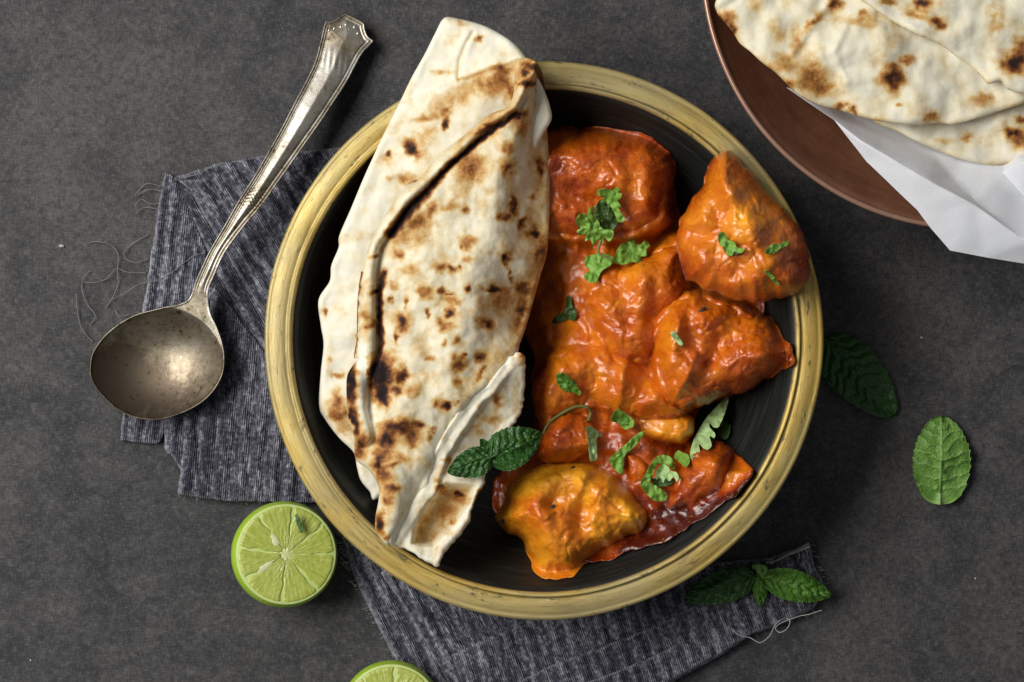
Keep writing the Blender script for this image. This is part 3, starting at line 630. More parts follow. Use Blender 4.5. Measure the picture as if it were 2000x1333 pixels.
# front naan
lip = Z('q2', [(1062, 26), (1000, 112), (908, 238), (832, 285), (770, 365), (690, 485), (612, 620), (563, 760), (549, 835), (490, 895), (432, 990), (370, 1080), (312, 1160)])
front_out = Z('z1', [(1092, 318), (1150, 290), (1212, 330), (1240, 430), (1248, 600), (1262, 800), (1266, 1000)]) + \
    Z('z2', [(905, 130), (880, 220), (850, 330), (822, 425), (805, 470)]) + lip + \
    Z('q2', [(282, 1160), (226, 1090), (222, 1000), (240, 900), (238, 810), (180, 720), (104, 655), (94, 520), (62, 420), (50, 250), (60, 150), (118, 62)]) + \
    Z('z2', [(206, 515), (216, 440), (218, 330), (226, 240), (246, 150), (284, 62)]) + Z('z1', [(415, 1112), (440, 1078), (540, 942), (620, 893), (700, 782), (830, 682), (950, 582), (1058, 528), (1088, 440)])
roll = Z('z1', [(1190, 350), (1130, 440), (1085, 530), (1000, 580), (900, 650), (800, 745), (710, 825), (620, 920), (530, 1000), (450, 1120), (380, 1230)]) + Z('z2', [(260, 180), (255, 300), (255, 420), (248, 520), (225, 600), (215, 700), (235, 800)])
foot = Z('z1', [(1100, 570), (1000, 640), (930, 690), (840, 770), (760, 830), (680, 930), (610, 1000), (540, 1085), (470, 1170)])
foot2 = Z('q1', [(255, 500), (235, 640), (228, 760), (235, 900), (240, 1000), (225, 1100)])
fx0, fy0 = P(880, 600, .06)
front = empty('naan_bread', (fx0, fy0, 0.045), 'charred blistered naan rolled over itself with a torn open lower end in the bowl', 'naan', 'naan breads laid in the gold rimmed bowl')
def front_mid(u, v):
    z = np.interp(v, [110, 300, 500, 700, 850, 1000, 1110], [.0650, .0635, .0615, .0600, .0585, .0565, .0550])
    cl = np.interp(v, [110, 240, 420, 560, 740, 880, 1060], [1040, 930, 740, 700, 690, 690, 735]); cr = np.interp(v, [110, 300, 490, 600, 690, 820, 930, 1060], [1060, 1072, 1069, 1039, 1015, 900, 830, 770])
    t = np.clip((u - cl) / np.maximum(cr - cl, 30), 0, 1)
    return z + 0.006 * np.sin(math.pi * np.clip(t * 0.92 + 0.02, 0, 1)) ** 0.8 - 0.013 * sst(0.60, 1.0, t) * sst(760, 620, v)
def front_top(u, v, d):
    z = front_mid(u, v) + 0.0022 * rnd(d, 10)
    dr, side, t = seg_dist(u, v, roll); w = np.interp(t, [0, .3, .6, 1], [9, 11, 12, 17])
    z += np.interp(t, [0, .5, .9, 1], [.0040, .0044, .0042, .003]) * np.sqrt(np.clip(1 - (dr / (w * 1.25)) ** 2, 0, 1)) * rnd(d, 5)
    z -= 0.0016 * np.exp(-((dr - w * 1.5) / 6) ** 2) * rnd(d, 10)
    dl, _, _ = seg_dist(u, v, lip); z -= 0.0012 * np.exp(-(dl / 9) ** 2)
    z += (0.0019 * fbm(u / 95, v / 95, 15, 2) + 0.0006 * fbm(u / 40, v / 40, 16, 2) + 0.00014 * fbm(u / 12, v / 12, 18, 2)) * rnd(d, 24)
    z += bumps(u, v, [(820, 520, 30, 40, .002), (905, 610, 40, 60, .0015), (990, 440, 40, 90, .0015, 10), (780, 800, 30, 60, .002, 10), (790, 860, 40, 26, -.002), (720, 760, 14, 50, -.003, -10), (730, 735, 20, 40, .002), (770, 960, 30, 60, .002, 15)]) * rnd(d, 20)
    return z
fspots = ZS('q1', [(192, 375, 24, 26, 1.0), (200, 625, 32, 26, 1.0), (255, 530, 20, 60, .75), (310, 680, 20, 24, .7), (392, 850, 50, 62, .85), (350, 950, 18, 50, .85), (420, 710, 16, 45, .55), (600, 40, 40, 60, .42), (850, 45, 28, 32, .5), (740, 20, 60, 36, .35),
    (1130, 95, 60, 36, .45), (1200, 30, 46, 46, .7), (1250, 140, 22, 38, .8), (1345, 205, 30, 40, .7), (1290, 220, 60, 40, .36), (1142, 385, 38, 46, 1.0), (1152, 480, 12, 40, .75), (1052, 615, 80, 30, 1.0, 8), (865, 605, 20, 24, .8), (800, 450, 20, 24, .75), (750, 460, 40, 26, .5),
    (820, 300, 22, 22, .55), (860, 260, 70, 60, .3), (880, 400, 50, 30, .36), (690, 610, 32, 28, .5), (735, 640, 28, 16, .7), (560, 640, 60, 60, .4), (735, 780, 42, 36, .95, 20), (580, 785, 26, 28, .75), (700, 870, 70, 50, .46, 30), (740, 700, 70, 46, .40), (1020, 870, 30, 38, .75), (980, 860, 60, 46, .42),
    (780, 980, 34, 34, .6), (690, 1000, 20, 30, .38), (960, 1100, 40, 36, .75), (800, 1150, 52, 74, .68), (830, 1090, 26, 24, .7), (600, 1110, 40, 26, .3), (960, 1220, 20, 60, .5, 20), (1100, 690, 120, 110, .30), (1260, 600, 56, 60, .42), (1240, 800, 40, 130, .5, 12), (370, 370, 36, 36, .45),
    (480, 140, 170, 70, .33, -40), (500, 250, 90, 60, .25), (130, 800, 40, 60, .32), (160, 880, 50, 36, .5), (1180, 540, 26, 26, .6), (660, 460, 60, 40, .28), (1390, 350, 40, 130, .36, 12), (780, 1280, 40, 40, .3), (440, 470, 60, 50, .24), (330, 580, 40, 40, .3)]) + \
  ZS('q2', [(372, 170, 38, 48, .85), (350, 250, 36, 28, .7), (640, 340, 36, 26, 1.05), (580, 320, 28, 28, .4), (705, 330, 16, 18, .5), (360, 470, 110, 46, .78), (290, 540, 66, 56, .9), (430, 530, 56, 56, .66), (470, 450, 36, 20, .6), (540, 520, 24, 40, .5), (565, 485, 14, 14, .6),
    (240, 690, 34, 60, .9), (330, 690, 50, 20, .6, -15), (270, 630, 60, 60, .55), (330, 830, 42, 36, .6), (300, 900, 36, 70, .55), (250, 1040, 30, 60, .95), (290, 1120, 36, 26, .5), (270, 740, 46, 80, .42), (380, 640, 60, 40, .3),
    (250, 150, 80, 110, 1.3), (265, 280, 34, 70, 1.25, -10), (75, 200, 40, 130, 1.3), (95, 420, 26, 100, 1.1, -12), (140, 560, 40, 60, .6), (130, 620, 40, 40, .5), (150, 140, 20, 100, -.95, -6), (170, 250, 70, 26, .1), (180, 380, 40, 90, -.2), (470, 250, 40, 40, .25), (430, 260, 30, 50, .24)]) + \
  ZS('z1', [(1140, 372, 26, 26, .85), (1152, 420, 40, 16, .95), (1110, 580, 50, 26, .8, -20), (1050, 850, 36, 56, .55), (1060, 740, 26, 36, .4), (870, 840, 80, 70, .45, -30), (1220, 850, 18, 60, .6), (1082, 1010, 22, 50, .72, -10), (1040, 1090, 40, 26, .5), (1190, 1160, 26, 36, .6),
    (1180, 990, 13, 22, .6), (1222, 430, 16, 150, .6), (1180, 330, 50, 26, .62), (960, 640, 70, 22, .55, -30), (1120, 640, 40, 60, .3)])
def front_char(u, v, d):
    c = 0.11 + 0.09 * sst(-0.2, 0.6, fbm(u / 42, v / 42, 61, 3)) + 0.12 * sst(60, 5, d) * sst(850, 950, u + 0 * v) + spots(u, v, fspots, 7)
    c = np.maximum(c, along(u, v, foot, np.interp(v, [230, 330, 420, 460], [6, 7, 12, 12]), 1.05, 4))
    c = np.maximum(c, along(u, v, foot2, 6.5, 1.0, 9))
    c = np.maximum(c, along(u, v, Z('z1', [(1190, 330), (1235, 430), (1240, 560)]), 7, .7, 12))
    dl, _, _ = seg_dist(u, v, lip); c *= sst(2, 16, dl) ** 0.7
    le = Z('z2', [(232, 210), (218, 330), (216, 450), (205, 520)])
    c = np.maximum(c, along(u, v, le, 2.2, .75, 15))
    return c
def front_flour(u, v, d):
    dl, _, _ = seg_dist(u, v, lip)
    return np.clip(0.9 * np.exp(-(dl / 10) ** 2) + 0.6 * spots(u, v, ZS('q1', [(470, 400, 60, 110, 1, -15), (880, 840, 60, 160, 1, 12), (900, 130, 60, 130, .8, -20), (420, 1000, 100, 90, .5), (1050, 250, 60, 120, .7)]), 20), 0, 0.9)
sheet('upper_fold', front_out, front_top, lambda u, v, d: front_mid(u, v) - 0.0022 * rnd(d, 10), NAAN, sp=3.0, parent=front, attrs={'char_shade': front_char, 'flour': front_flour})
inner_out = Z('q2', [(1072, 26), (1106, 60), (1106, 200), (1092, 350), (1050, 440), (960, 570), (885, 700), (862, 812), (800, 920), (782, 1020), (720, 1112), (640, 1205), (592, 1290), (520, 1262), (400, 1192), (318, 1168), (320, 1120), (350, 1030), (480, 800), (540, 620), (700, 360), (860, 200), (1010, 60)])
cav = Z('q2', [(560, 850), (640, 790), (830, 800), (790, 930), (700, 1050), (570, 1185), (500, 1185), (425, 1165), (440, 1060)])
rearlip = Z('q2', [(850, 790), (800, 920), (770, 1000), (700, 1090), (620, 1180), (590, 1270), (500, 1240), (400, 1185), (320, 1160)])
def inner_top(u, v, d):
    dl, side, t = seg_dist(u, v, lip)
    z = np.interp(v, [680, 800, 930, 1110], [.0590, .0590, .0575, .0560]) + 0.0016 * rnd(d, 7)
    z -= 0.00010 * np.clip(dl - 8, 0, 60) * sst(960, 860, v)
    bw = np.interp(v, [690, 760, 800, 960, 1060], [6, 8, 15, 11, 9]) * (1 + 0.2 * pn(u / 26, v / 26, 71)); hi = front_mid(u, v) + 0.0020
    z = np.maximum(z, hi * sst(bw + 9, bw - 2, dl) + z * (1 - sst(bw + 9, bw - 2, dl)))
    z -= 0.0105 * sst(0, 17, sdf(u, v, cav)) * sst(bw, bw + 10, dl)
    dr, _, _ = seg_dist(u, v, rearlip); z += 0.0012 * np.exp(-(dr / 9) ** 2)
    tl = np.exp(-(dl / 16) ** 2) + np.exp(-(dr / 12) ** 2); z = z + np.minimum(tl, 1) * (0.00012 * fbm(u / 7, v / 7, 81, 2) + 0.0007 * pn(u / 26, v / 26, 82))
    return z + (0.0005 * fbm(u / 45, v / 45, 25, 2) + 0.0001 * fbm(u / 12, v / 12, 26, 2)) * rnd(d, 12)
ispots = ZS('q2', [(945, 310, 34, 60, .40, 8), (830, 470, 24, 60, .30), (900, 420, 60, 50, .2), (605, 830, 30, 24, .6), (590, 790, 24, 24, .3), (870, 900, 40, 60, .6), (850, 870, 30, 30, .6), (715, 870, 20, 20, .5), (650, 660, 26, 20, .35), (680, 1030, 20, 20, .4), (650, 960, 60, 40, .18), (1090, 40, 20, 30, .4)])
sheet('inner_fold', fray(catmull(inner_out), 5, 3, 88), inner_top, lambda u, v, d: inner_top(u, v, 0 * d) - 0.0022 * rnd(d, 8), NAAN, sp=3.0, parent=front,
      attrs={'char_shade': lambda u, v, d: 0.08 + 0.15 * sst(0, 20, sdf(u, v, cav)) + 0.12 * sst(0, 0.5, fbm(u / 30, v / 30, 64, 3)) + spots(u, v, ispots, 30), 'flour': lambda u, v, d: np.clip(0.6 * np.exp(-(seg_dist(u, v, rearlip)[0] / 9) ** 2) + 0.55 * np.exp(-(seg_dist(u, v, lip)[0] / 14) ** 2), 0, 1)}, food=True)  # cavity term paints the opening's shade as browning on its floor

# ------------------------------------------------------------------ herbs
bvh = BVHTree.FromPolygons([tuple(q) for q in np.vstack(FOODV).tolist()], [tuple(q) for q in np.vstack(FOODF).tolist()])
def food_z(u, v, z=0.045):
    for _ in range(3):
        x, y = P(u, v, z); h = bvh.ray_cast(Vector((x, y, 0.2)), Vector((0, 0, -1)))
        if h[0] is None: return float(bowl_in(bowl_r(u, v, 0.02)))
        z = h[0].z
    return z
def leaf_sheet(name, outline, m, lift=0.0012, curl=0.0, parent=None, z=None, veins=True, sp=2.0, amp=1.0):
    o = np.array(outline); c = o.mean(0)
    if z is None:
        pts = np.vstack([o, c[None], (o + c) / 2]); zz = np.array([food_z(a, b) for a, b in pts])
        A = np.stack([pts[:, 0] - c[0], pts[:, 1] - c[1], np.ones(len(pts))], 1); co = np.linalg.lstsq(A, zz, rcond=None)[0]
        co[2] += max(np.percentile(zz - A @ co, 85), 0)
    else: co = np.array([0, 0, z])
    sc = np.hypot(*(o - c).T).max()
    def top(u, v, d):
        r = np.hypot(u - c[0], v - c[1]) / sc; a = np.arctan2(v - c[1], u - c[0])
        zz = co[0] * (u - c[0]) + co[1] * (v - c[1]) + co[2] + lift + curl * r * r
        return zz + amp * (0.0018 * fbm(u / 20, v / 20, int(c[0]) % 97, 2) + 0.0006 * np.abs(np.sin(a * 6 + 4 * r)))
    return sheet(name, outline, top, lambda u, v, d: top(u, v, d) - 0.0004 * rnd(d, 1.5), m, sp=sp, inset=(0.8,), parent=parent,
                 attrs={'vein': lambda u, v, d: np.clip(1 - np.abs(np.sin(np.arctan2(v - c[1], u - c[0]) * 3)) * 4, 0, 1) * 0.7})
def pleaf(name, base, tip, hw, zb, zt, m, parent, under=False, fold=0.0, bend=0.004, teeth=11, relief=1.0, heart=0.0, skew=0.0, npair=7, seed=0, full=0.62, asym=0.0):
    """a mint leaf on a grid along its midrib: serrated, quilted between side veins"""
    A, B = 110, 60
    a = np.linspace(0, 1, A)[:, None] * np.ones(B)[None]; b = np.ones(A)[:, None] * np.linspace(-1, 1, B)[None]
    w = hw * (np.sin(math.pi * np.clip(a, 0, 1) ** 0.80) ** full) * (1 - 0.12 * a)
    w = w * (1 + 0.075 * np.abs(((a * teeth) % 1.0) - 0.15) * np.abs(b) ** 6)
    L = math.hypot(tip[0] - base[0], tip[1] - base[1]); ax = ((tip[0] - base[0]) / L, (tip[1] - base[1]) / L); nx_ = (-ax[1], ax[0])
    al = a * L - heart * L * np.abs(b) ** 1.5 * (1 - a) ** 4 + 2.0 * pn(a * 4, b * 2, seed)
    ac = b * w + skew * L * np.sin(math.pi * a) + 1.2 * pn(a * 6 + 9, b * 2, seed)
    u = base[0] + ax[0] * al + nx_[0] * ac; v = base[1] + ax[1] * al + nx_[1] * ac
    ph = a * npair - np.abs(b) * 1.5 * (1 - 0.3 * a) + 0.4 * pn(a * 5, b * 3, seed + 4) + 0.25
    q = np.abs(np.sin(math.pi * ph)); vein = np.clip(1 - q * 3.2, 0, 1) * (1 - 0.3 * np.abs(b))
    mid = np.exp(-(b * w / 1.6) ** 2)
    fine = np.abs(pn(a * 26, b * 11, seed + 2))
    z = zb + (zt - zb) * a + bend * np.sin(math.pi * a) + fold * np.abs(b) * np.sin(math.pi * np.clip(a, .05, 1)) + 0.0014 * pn(a * 2.5, b * 1.5, seed + 8) + asym * np.clip(b, 0, 1) ** 1.5 * np.sin(math.pi * np.clip(a, .03, 1)) * (1 + 0.25 * np.sin(a * 22))
    z = z + relief * (0.0012 * q ** 0.6 * (1 - np.abs(b) ** 4 * 0.6) * (-0.7 if under else 1) - (-0.0006 if under else 0.0007) * mid + 0.0006 * fine)
    X, Y = P(u, v, z); org = np.array(parent.location)
    V1 = np.stack([X, Y, z], -1).reshape(-1, 3); V2 = V1 - np.array([0, 0, 0.0003])
    F = []
    for i in range(A - 1):
        for k in range(B - 1):
            f = (i * B + k, i * B + k + 1, (i + 1) * B + k + 1, (i + 1) * B + k); F.append(f); F.append(tuple(x + A * B for x in f[::-1]))
    rim = [i * B for i in range(A)] + [(A - 1) * B + k for k in range(1, B)] + [i * B + B - 1 for i in range(A - 2, -1, -1)] + list(range(B - 2, 0, -1))
    for i in range(len(rim)):
        p_, q_ = rim[i], rim[(i + 1) % len(rim)]; F.append((q_, p_, p_ + A * B, q_ + A * B))
    me = mesh_arrays(name, np.vstack([V1, V2]) - org, F, m)
    vv = np.clip(np.maximum(vein, mid) * (1.0 if under else 0.55), 0, 1).ravel(); put_attr(me, 'vein', np.concatenate([vv, vv]))
    return link(name, me, parent)
def stem(pts, z, rad, m, parent, name='stem'):
    c = catmull(pts, False, 8); zz = z if callable(z) else (lambda t: z)
    return tube(name, [(*P(a, b, zz(i / (len(c) - 1))), zz(i / (len(c) - 1))) for i, (a, b) in enumerate(c)], rad, m, parent, 8)

# mint on the naan
x, y = P(959, 893, .063)
t = empty('mint_sprig', (x, y, .062), 'dark green mint sprig of two leaves lying across the naan and the curry', 'mint')
pleaf('leaf', (952, 899), (1057, 846), 42, .0634, .0600, MINT, t, bend=.004, fold=-.002, seed=1, npair=7)
pleaf('leaf', (966, 889), (874, 923), 30, .0630, .0634, MINT, t, bend=.003, fold=-.001, seed=2, npair=6)
pleaf('leaf', (962, 890), (938, 858), 13, .0626, .0622, MINT, t, bend=.001, seed=3, npair=5)
stem([(948, 897), (960, 893), (972, 887)], .0662, .0006, MINT, t)
# mint on the table
x, y = P(1685, 740, 0)
t = empty('mint_leaf', (x, y, 0), 'very dark mint leaf lying face up in the shade right of the bowl', 'mint')
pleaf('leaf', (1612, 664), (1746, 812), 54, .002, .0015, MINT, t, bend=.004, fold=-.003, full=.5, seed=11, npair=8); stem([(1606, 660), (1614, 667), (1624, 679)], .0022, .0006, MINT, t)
x, y = P(1835, 905, 0)
t = empty('mint_leaf', (x, y, 0), 'light green mint leaf lying underside up alone on the dark table at far right', 'mint')
pleaf('leaf', (1837, 955), (1838, 813), 58, .0042, .0032, MINTU, t, under=True, bend=.005, fold=-.0006, heart=0.22, full=0.46, skew=.012, asym=-.0045, seed=12, npair=7, relief=1.15); stem([(1836, 962), (1837, 935), (1838, 880), (1838, 830)], lambda q: .0050 + .0044 * math.sin(math.pi * min(q + .15, 1)), .00035, MINTU, t, 'midrib')
x, y = P(1480, 1120, 0)
t = empty('mint_sprig', (x, y, .006), 'bright mint sprig lying on the napkin end, below the lower right of the bowl', 'mint')
pleaf('leaf', (1490, 1128), (1624, 1164), 32, .0105, .008, MINTB, t, bend=.005, fold=-.004, seed=21, npair=7, relief=1.3)
pleaf('leaf', (1484, 1118), (1486, 1186), 16, .0098, .0085, MINTB, t, bend=.003, fold=-.003, seed=22, npair=5)
pleaf('leaf', (1476, 1124), (1336, 1172), 34, .0098, .0075, MINT, t, bend=.003, fold=-.002, seed=23, npair=7)
stem([(1470, 1108), (1482, 1106), (1495, 1112), (1490, 1128)], lambda q: .010 + .001 * q, .0010, MINTU, t)
stem([(1478, 1104), (1484, 1118), (1490, 1130)], .0108, .0012, MINTU, t)

HG = 'chopped coriander scattered on the curry'
x, y = P(1180, 450, .045)
t = empty('coriander_sprig', (x, y, .046), 'largest coriander sprig, several lobed leaves on the sauce beside the naan edge', 'coriander', HG)
leaf_sheet('leaf', Z('z3', [(450, 520), (490, 470), (545, 510), (575, 590), (530, 650), (470, 610)]), CORID, .001, parent=t)  # dark leaf beneath, its colour carrying the shadow in the gap
leaf_sheet('leaf', Z('z3', [(462, 425), (500, 412), (545, 420), (568, 404), (585, 418), (575, 436), (596, 440), (590, 470), (572, 476), (592, 510), (580, 524), (612, 574), (598, 596), (572, 592), (560, 560), (542, 522), (520, 498), (488, 478), (500, 462), (470, 452)]), CORI, .0035, .003, parent=t)
leaf_sheet('leaf', Z('z3', [(358, 560), (392, 545), (404, 562), (420, 520), (446, 508), (450, 550), (470, 590), (490, 630), (544, 638), (552, 668), (528, 700), (500, 680), (492, 712), (468, 690), (440, 722), (424, 690), (396, 698), (400, 664), (362, 664), (352, 640), (372, 626), (346, 600)]), CORI, .0036, .002, parent=t)
leaf_sheet('leaf', Z('z3', [(534, 808), (560, 780), (572, 740), (602, 706), (632, 700), (650, 684), (672, 692), (676, 716), (700, 712), (718, 694), (738, 704), (748, 724), (730, 744), (728, 778), (700, 784), (696, 816), (650, 812), (600, 826)]), CORI, .0036, .003, parent=t)
leaf_sheet('leaf', Z('z3', [(398, 790), (440, 770), (500, 766), (548, 786), (536, 828), (500, 850), (480, 872), (462, 914), (430, 924), (404, 910), (388, 884), (420, 856), (396, 830)]), CORI, .003, .002, parent=t)
stem(Z('z3', [(500, 640), (480, 700), (470, 760), (540, 800)]), food_z(1172, 460) + .0028, .0005, STEM, t)
def herb(label, parts, name='coriander_leaf', cat='coriander', grp=HG):
    us = np.array([q for pt in parts for q in pt[1]]); c = us.mean(0); z = food_z(*c); x, y = P(c[0], c[1], z)
    if len(parts) == 1:
        o = leaf_sheet(name, parts[0][1], parts[0][0], *parts[0][2:]); return tag(o, label, cat, grp)
    t = empty(name, (x, y, z), label, cat, grp)
    for p_ in parts: leaf_sheet('leaf', p_[1], p_[0], *p_[2:], parent=t)
    return t
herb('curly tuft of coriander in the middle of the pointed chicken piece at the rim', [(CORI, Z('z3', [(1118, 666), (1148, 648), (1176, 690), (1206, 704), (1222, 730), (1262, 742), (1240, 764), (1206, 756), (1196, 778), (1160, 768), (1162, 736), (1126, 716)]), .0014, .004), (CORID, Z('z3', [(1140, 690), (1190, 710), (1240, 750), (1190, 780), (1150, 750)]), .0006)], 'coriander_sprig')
herb('narrow dark coriander sliver at the right of the pointed chicken piece', [(CORI, Z('z3', [(1372, 752), (1408, 716), (1450, 712), (1504, 694), (1496, 722), (1460, 736), (1424, 764), (1390, 772)]), .0012)])
herb('thin green shred at the lower right of the pointed chicken piece', [(CORI, Z('z3', [(1368, 858), (1392, 862), (1420, 890), (1452, 932), (1436, 936), (1400, 900)]), .0008)])
herb('dark wet coriander sprig sunk in the sauce beside the naan', [(CORID, Z('z3', [(296, 1002), (316, 996), (330, 1050), (350, 1080), (336, 1130), (300, 1120), (250, 1146), (216, 1136), (250, 1100), (286, 1070)]), .001)])
herb('tiny pale stem piece lying on the broad right chicken piece', [(CORIP, Z('z3', [(858, 1196), (884, 1192), (926, 1250), (916, 1266), (880, 1232)]), .001)])
herb('small bright mint leaf tip on the centre sauce, above the thin stem', [(MINTB, Z('q8', [(182, 206), (214, 190), (256, 200), (300, 244), (326, 262), (346, 300), (372, 342), (358, 366), (330, 346), (284, 342), (232, 322), (192, 272)]), .0014, .001)], 'mint_leaf', 'mint')
herb('curled bright green herb tuft at the centre of the lower curry', [(CORI, Z('q8', [(600, 536), (630, 486), (664, 470), (700, 492), (740, 520), (778, 562), (770, 606), (736, 616), (716, 628), (690, 612), (650, 576), (616, 566)]), .0022, .004), (MINTB, Z('q8', [(630, 510), (690, 500), (740, 560), (700, 600), (650, 560)]), .0042)])
herb('upright light green leaf strip just above the yellow chicken chunk', [(CORIP, Z('q8', [(408, 614), (444, 596), (478, 620), (530, 662), (524, 680), (492, 684), (494, 740), (494, 850), (470, 866), (444, 862), (430, 780), (424, 700)]), .0045, .003)])
herb('long folded green blade pointing up right above the yellow chicken chunk', [(CORI, Z('q8', [(588, 852), (640, 800), (720, 730), (800, 660), (852, 636), (856, 662), (790, 748), (712, 820), (700, 880), (692, 966), (650, 950), (604, 900)]), .002, .001)])
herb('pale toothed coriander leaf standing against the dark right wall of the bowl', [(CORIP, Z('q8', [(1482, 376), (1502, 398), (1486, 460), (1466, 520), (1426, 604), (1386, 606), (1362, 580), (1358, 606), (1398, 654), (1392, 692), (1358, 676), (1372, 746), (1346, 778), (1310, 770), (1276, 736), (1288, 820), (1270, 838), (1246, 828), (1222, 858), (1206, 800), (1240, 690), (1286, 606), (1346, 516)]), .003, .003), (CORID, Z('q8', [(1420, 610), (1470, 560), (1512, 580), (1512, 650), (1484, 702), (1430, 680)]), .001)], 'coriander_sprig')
herb('curled coriander with a frilly light centre between the yellow and dark red chicken', [
    (CORI, Z('q8', [(826, 1036), (862, 970), (900, 900), (940, 840), (1000, 818), (1060, 838), (1088, 880), (1080, 930), (1010, 890), (950, 900), (920, 980), (900, 1030), (960, 1060), (1036, 1126), (1008, 1170), (940, 1172), (880, 1126), (844, 1080)]), .002, .002),
    (CORIP, Z('q8', [(946, 960), (960, 920), (1000, 890), (1040, 910), (1060, 940), (1100, 950), (1122, 990), (1104, 1024), (1080, 990), (1050, 1020), (1020, 1000), (1000, 1034), (980, 1000), (950, 1010)]), .0042, .003),
    (CORID, Z('q8', [(900, 1000), (980, 1000), (1080, 1010), (1060, 1050), (960, 1060)]), .0012),
    (CORI, Z('q8', [(1084, 836), (1112, 786), (1150, 800), (1196, 822), (1204, 876), (1172, 914), (1130, 880)]), .002, .002)], 'coriander_sprig')
sp_ = [(x, y) for x, y in Z('q8', [(80, 660), (130, 570), (240, 492), (340, 448), (420, 456), (446, 500), (420, 570)])]
c = catmull(sp_, False, 8); zz = np.array([food_z(*q) for q in c]); zz = np.convolve(np.pad(zz, 4, mode='edge'), np.ones(9) / 9, 'valid')
tag(tube('herb_stem', [(*P(c[i][0], c[i][1], zz[i] + .001), zz[i] + .001) for i in range(len(c))], .0006, STEM, None, 8), 'thin bent olive herb stem arched over the red chicken beside the mint', 'stem')
spice(1372, 606, food_z(1372, 606) + .0005, .0011, 'black spice fleck on top of the broad right chicken piece')
spice(1078, 992, food_z(1078, 992) + .0005, .0010, 'black spice fleck in the pit of the yellow chicken chunk')
spice(1118, 914, food_z(1118, 914) + .0004, .0007, 'black spice fleck on the upper ridge of the yellow chicken chunk')
spice(984, 1018, food_z(984, 1018) + .0004, .0010, 'black spice fleck on the left tip of the yellow chicken chunk')

# ------------------------------------------------------------------ soup spoon
sx, sy = P(306, 712, 0.004)
spoon = empty('soup_spoon', (sx, sy, 0.0045), 'old tarnished silver soup spoon lying partly on the napkin left of the bowl', 'spoon')
so = Z('z5', [(70, 1110), (82, 1060), (128, 1003), (200, 956), (285, 932), (345, 918), (372, 900)]) + Z('z5', [(392, 845), (430, 762), (475, 685), (520, 606), (565, 535), (610, 458), (652, 382), (690, 308), (722, 248), (750, 188), (766, 130)]) + \
    Z('q7', [(232, 292), (300, 282), (370, 256), (430, 214), (488, 178), (560, 206), (650, 248), (740, 306), (752, 372), (790, 470), (862, 536), (800, 612), (700, 730)]) + \
    Z('z5', [(850, 246), (812, 306), (770, 370), (732, 424), (690, 484), (640, 554), (590, 624), (535, 690), (482, 762), (450, 830), (430, 886), (436, 945), (456, 990), (473, 1040), (479, 1090), (470, 1140), (440, 1190), (395, 1228), (330, 1258), (270, 1271), (205, 1264), (145, 1234), (98, 1188), (74, 1148)])
A0 = np.array((390, 590.)); A1 = np.array((690, 45.)); AX = (A1 - A0) / np.linalg.norm(A1 - A0); AL = np.linalg.norm(A1 - A0)
def spoon_top(u, v, d):
    s = ((u - A0[0]) * AX[0] + (v - A0[1]) * AX[1]) / AL
    ex, ey = (u - 305) / 132.0, (v - 710) / 112.0; e = np.sqrt(ex * ex + ey * ey)
    dish = np.clip(1 - e ** 2.3, 0, 1)
    zb = 0.0160 - 0.0105 * dish
    zh = np.interp(s, [-.5, 0, .12, .35, .7, 1.0, 1.1], [.016, .0165, .0195, .0200, .0140, .0068, .0060])
    k = sst(-0.10, 0.04, s); z = zb * (1 - k) + zh * k
    hw = np.interp(s, [0, .1, .3, .5, .7, .9, 1], [18, 14.5, 14, 17, 25, 36, 40])
    rel = 0.00045 * np.exp(-((d - 2.2) / 1.6) ** 2) - 0.00035 * np.exp(-((d - 5.0) / 1.3) ** 2) + 0.0003 * np.exp(-((d - 7.4) / 1.2) ** 2) - 0.0003 * np.exp(-((d - 9.6) / 1.4) ** 2) + 0.0013 * np.clip((d - 10) / hw, 0, 1) ** 0.8
    rel = rel * np.interp(s, [0, .06, 1], [0, 1, 1])
    z = z + rel * sst(0.0, 0.10, s) + 0.0004 * rnd(d, 1.6) + 0.0004 * np.exp(-((d - 2) / 1.5) ** 2) * (1 - k)
    # shell and scroll pattern below the crest
    p = (u - A0[0]) * -AX[1] + (v - A0[1]) * AX[0]
    cr = np.exp(-((s - 0.925 + 0.0006 * p * p * 0.05) / 0.028) ** 2)
    z = z - 0.0002 * cr * sst(5, 9, d)
    cr2 = np.exp(-((s - 0.865) / 0.03) ** 2); z = z + 0.00007 * cr2 * np.cos(p * 0.5 + s * 120) * sst(8, 12, d)
    cr3 = np.exp(-((s - 0.36) / 0.03) ** 2); return z + 0.0003 * cr3 * np.cos(s * 520) * np.cos(p * .7) * sst(5, 9, d)
def spoon_tarn(u, v, d):
    s = ((u - A0[0]) * AX[0] + (v - A0[1]) * AX[1]) / AL
    t = 0.18 + np.interp(s, [-.35, -.1, 0, .2, .5, .9, 1], [1.15, .6, .3, .3, .25, .1, .3])
    t = t + 0.7 * np.exp(-((d - 5.2) / 1.6) ** 2) * sst(0.02, .1, s) + 0.6 * np.exp(-((s - .925) / .03) ** 2) * sst(6, 10, d) - 0.5 * np.exp(-(d / 2.5) ** 2)
    t = t + 0.6 * sst(0.25, 1, np.sqrt(((u - 240) / 120) ** 2 + ((v - 740) / 90) ** 2) * -1 + 1.3) * (s < 0)
    return t
sheet('spoon', so, spoon_top, lambda u, v, d: spoon_top(u, v, d) * 1.0 - 0.0011 * rnd(d, 4) - 0.00005, SILVER, sp=2.2, inset=(0.7, 1.5, 2.4, 3.6, 4.9, 6.2, 7.4, 8.6, 9.8, 11.0), parent=spoon, attrs={'tarnish': spoon_tarn},
      split=('handle', 'spoon_bowl', lambda u, v: ((u - A0[0]) * AX[0] + (v - A0[1]) * AX[1]) > -6))

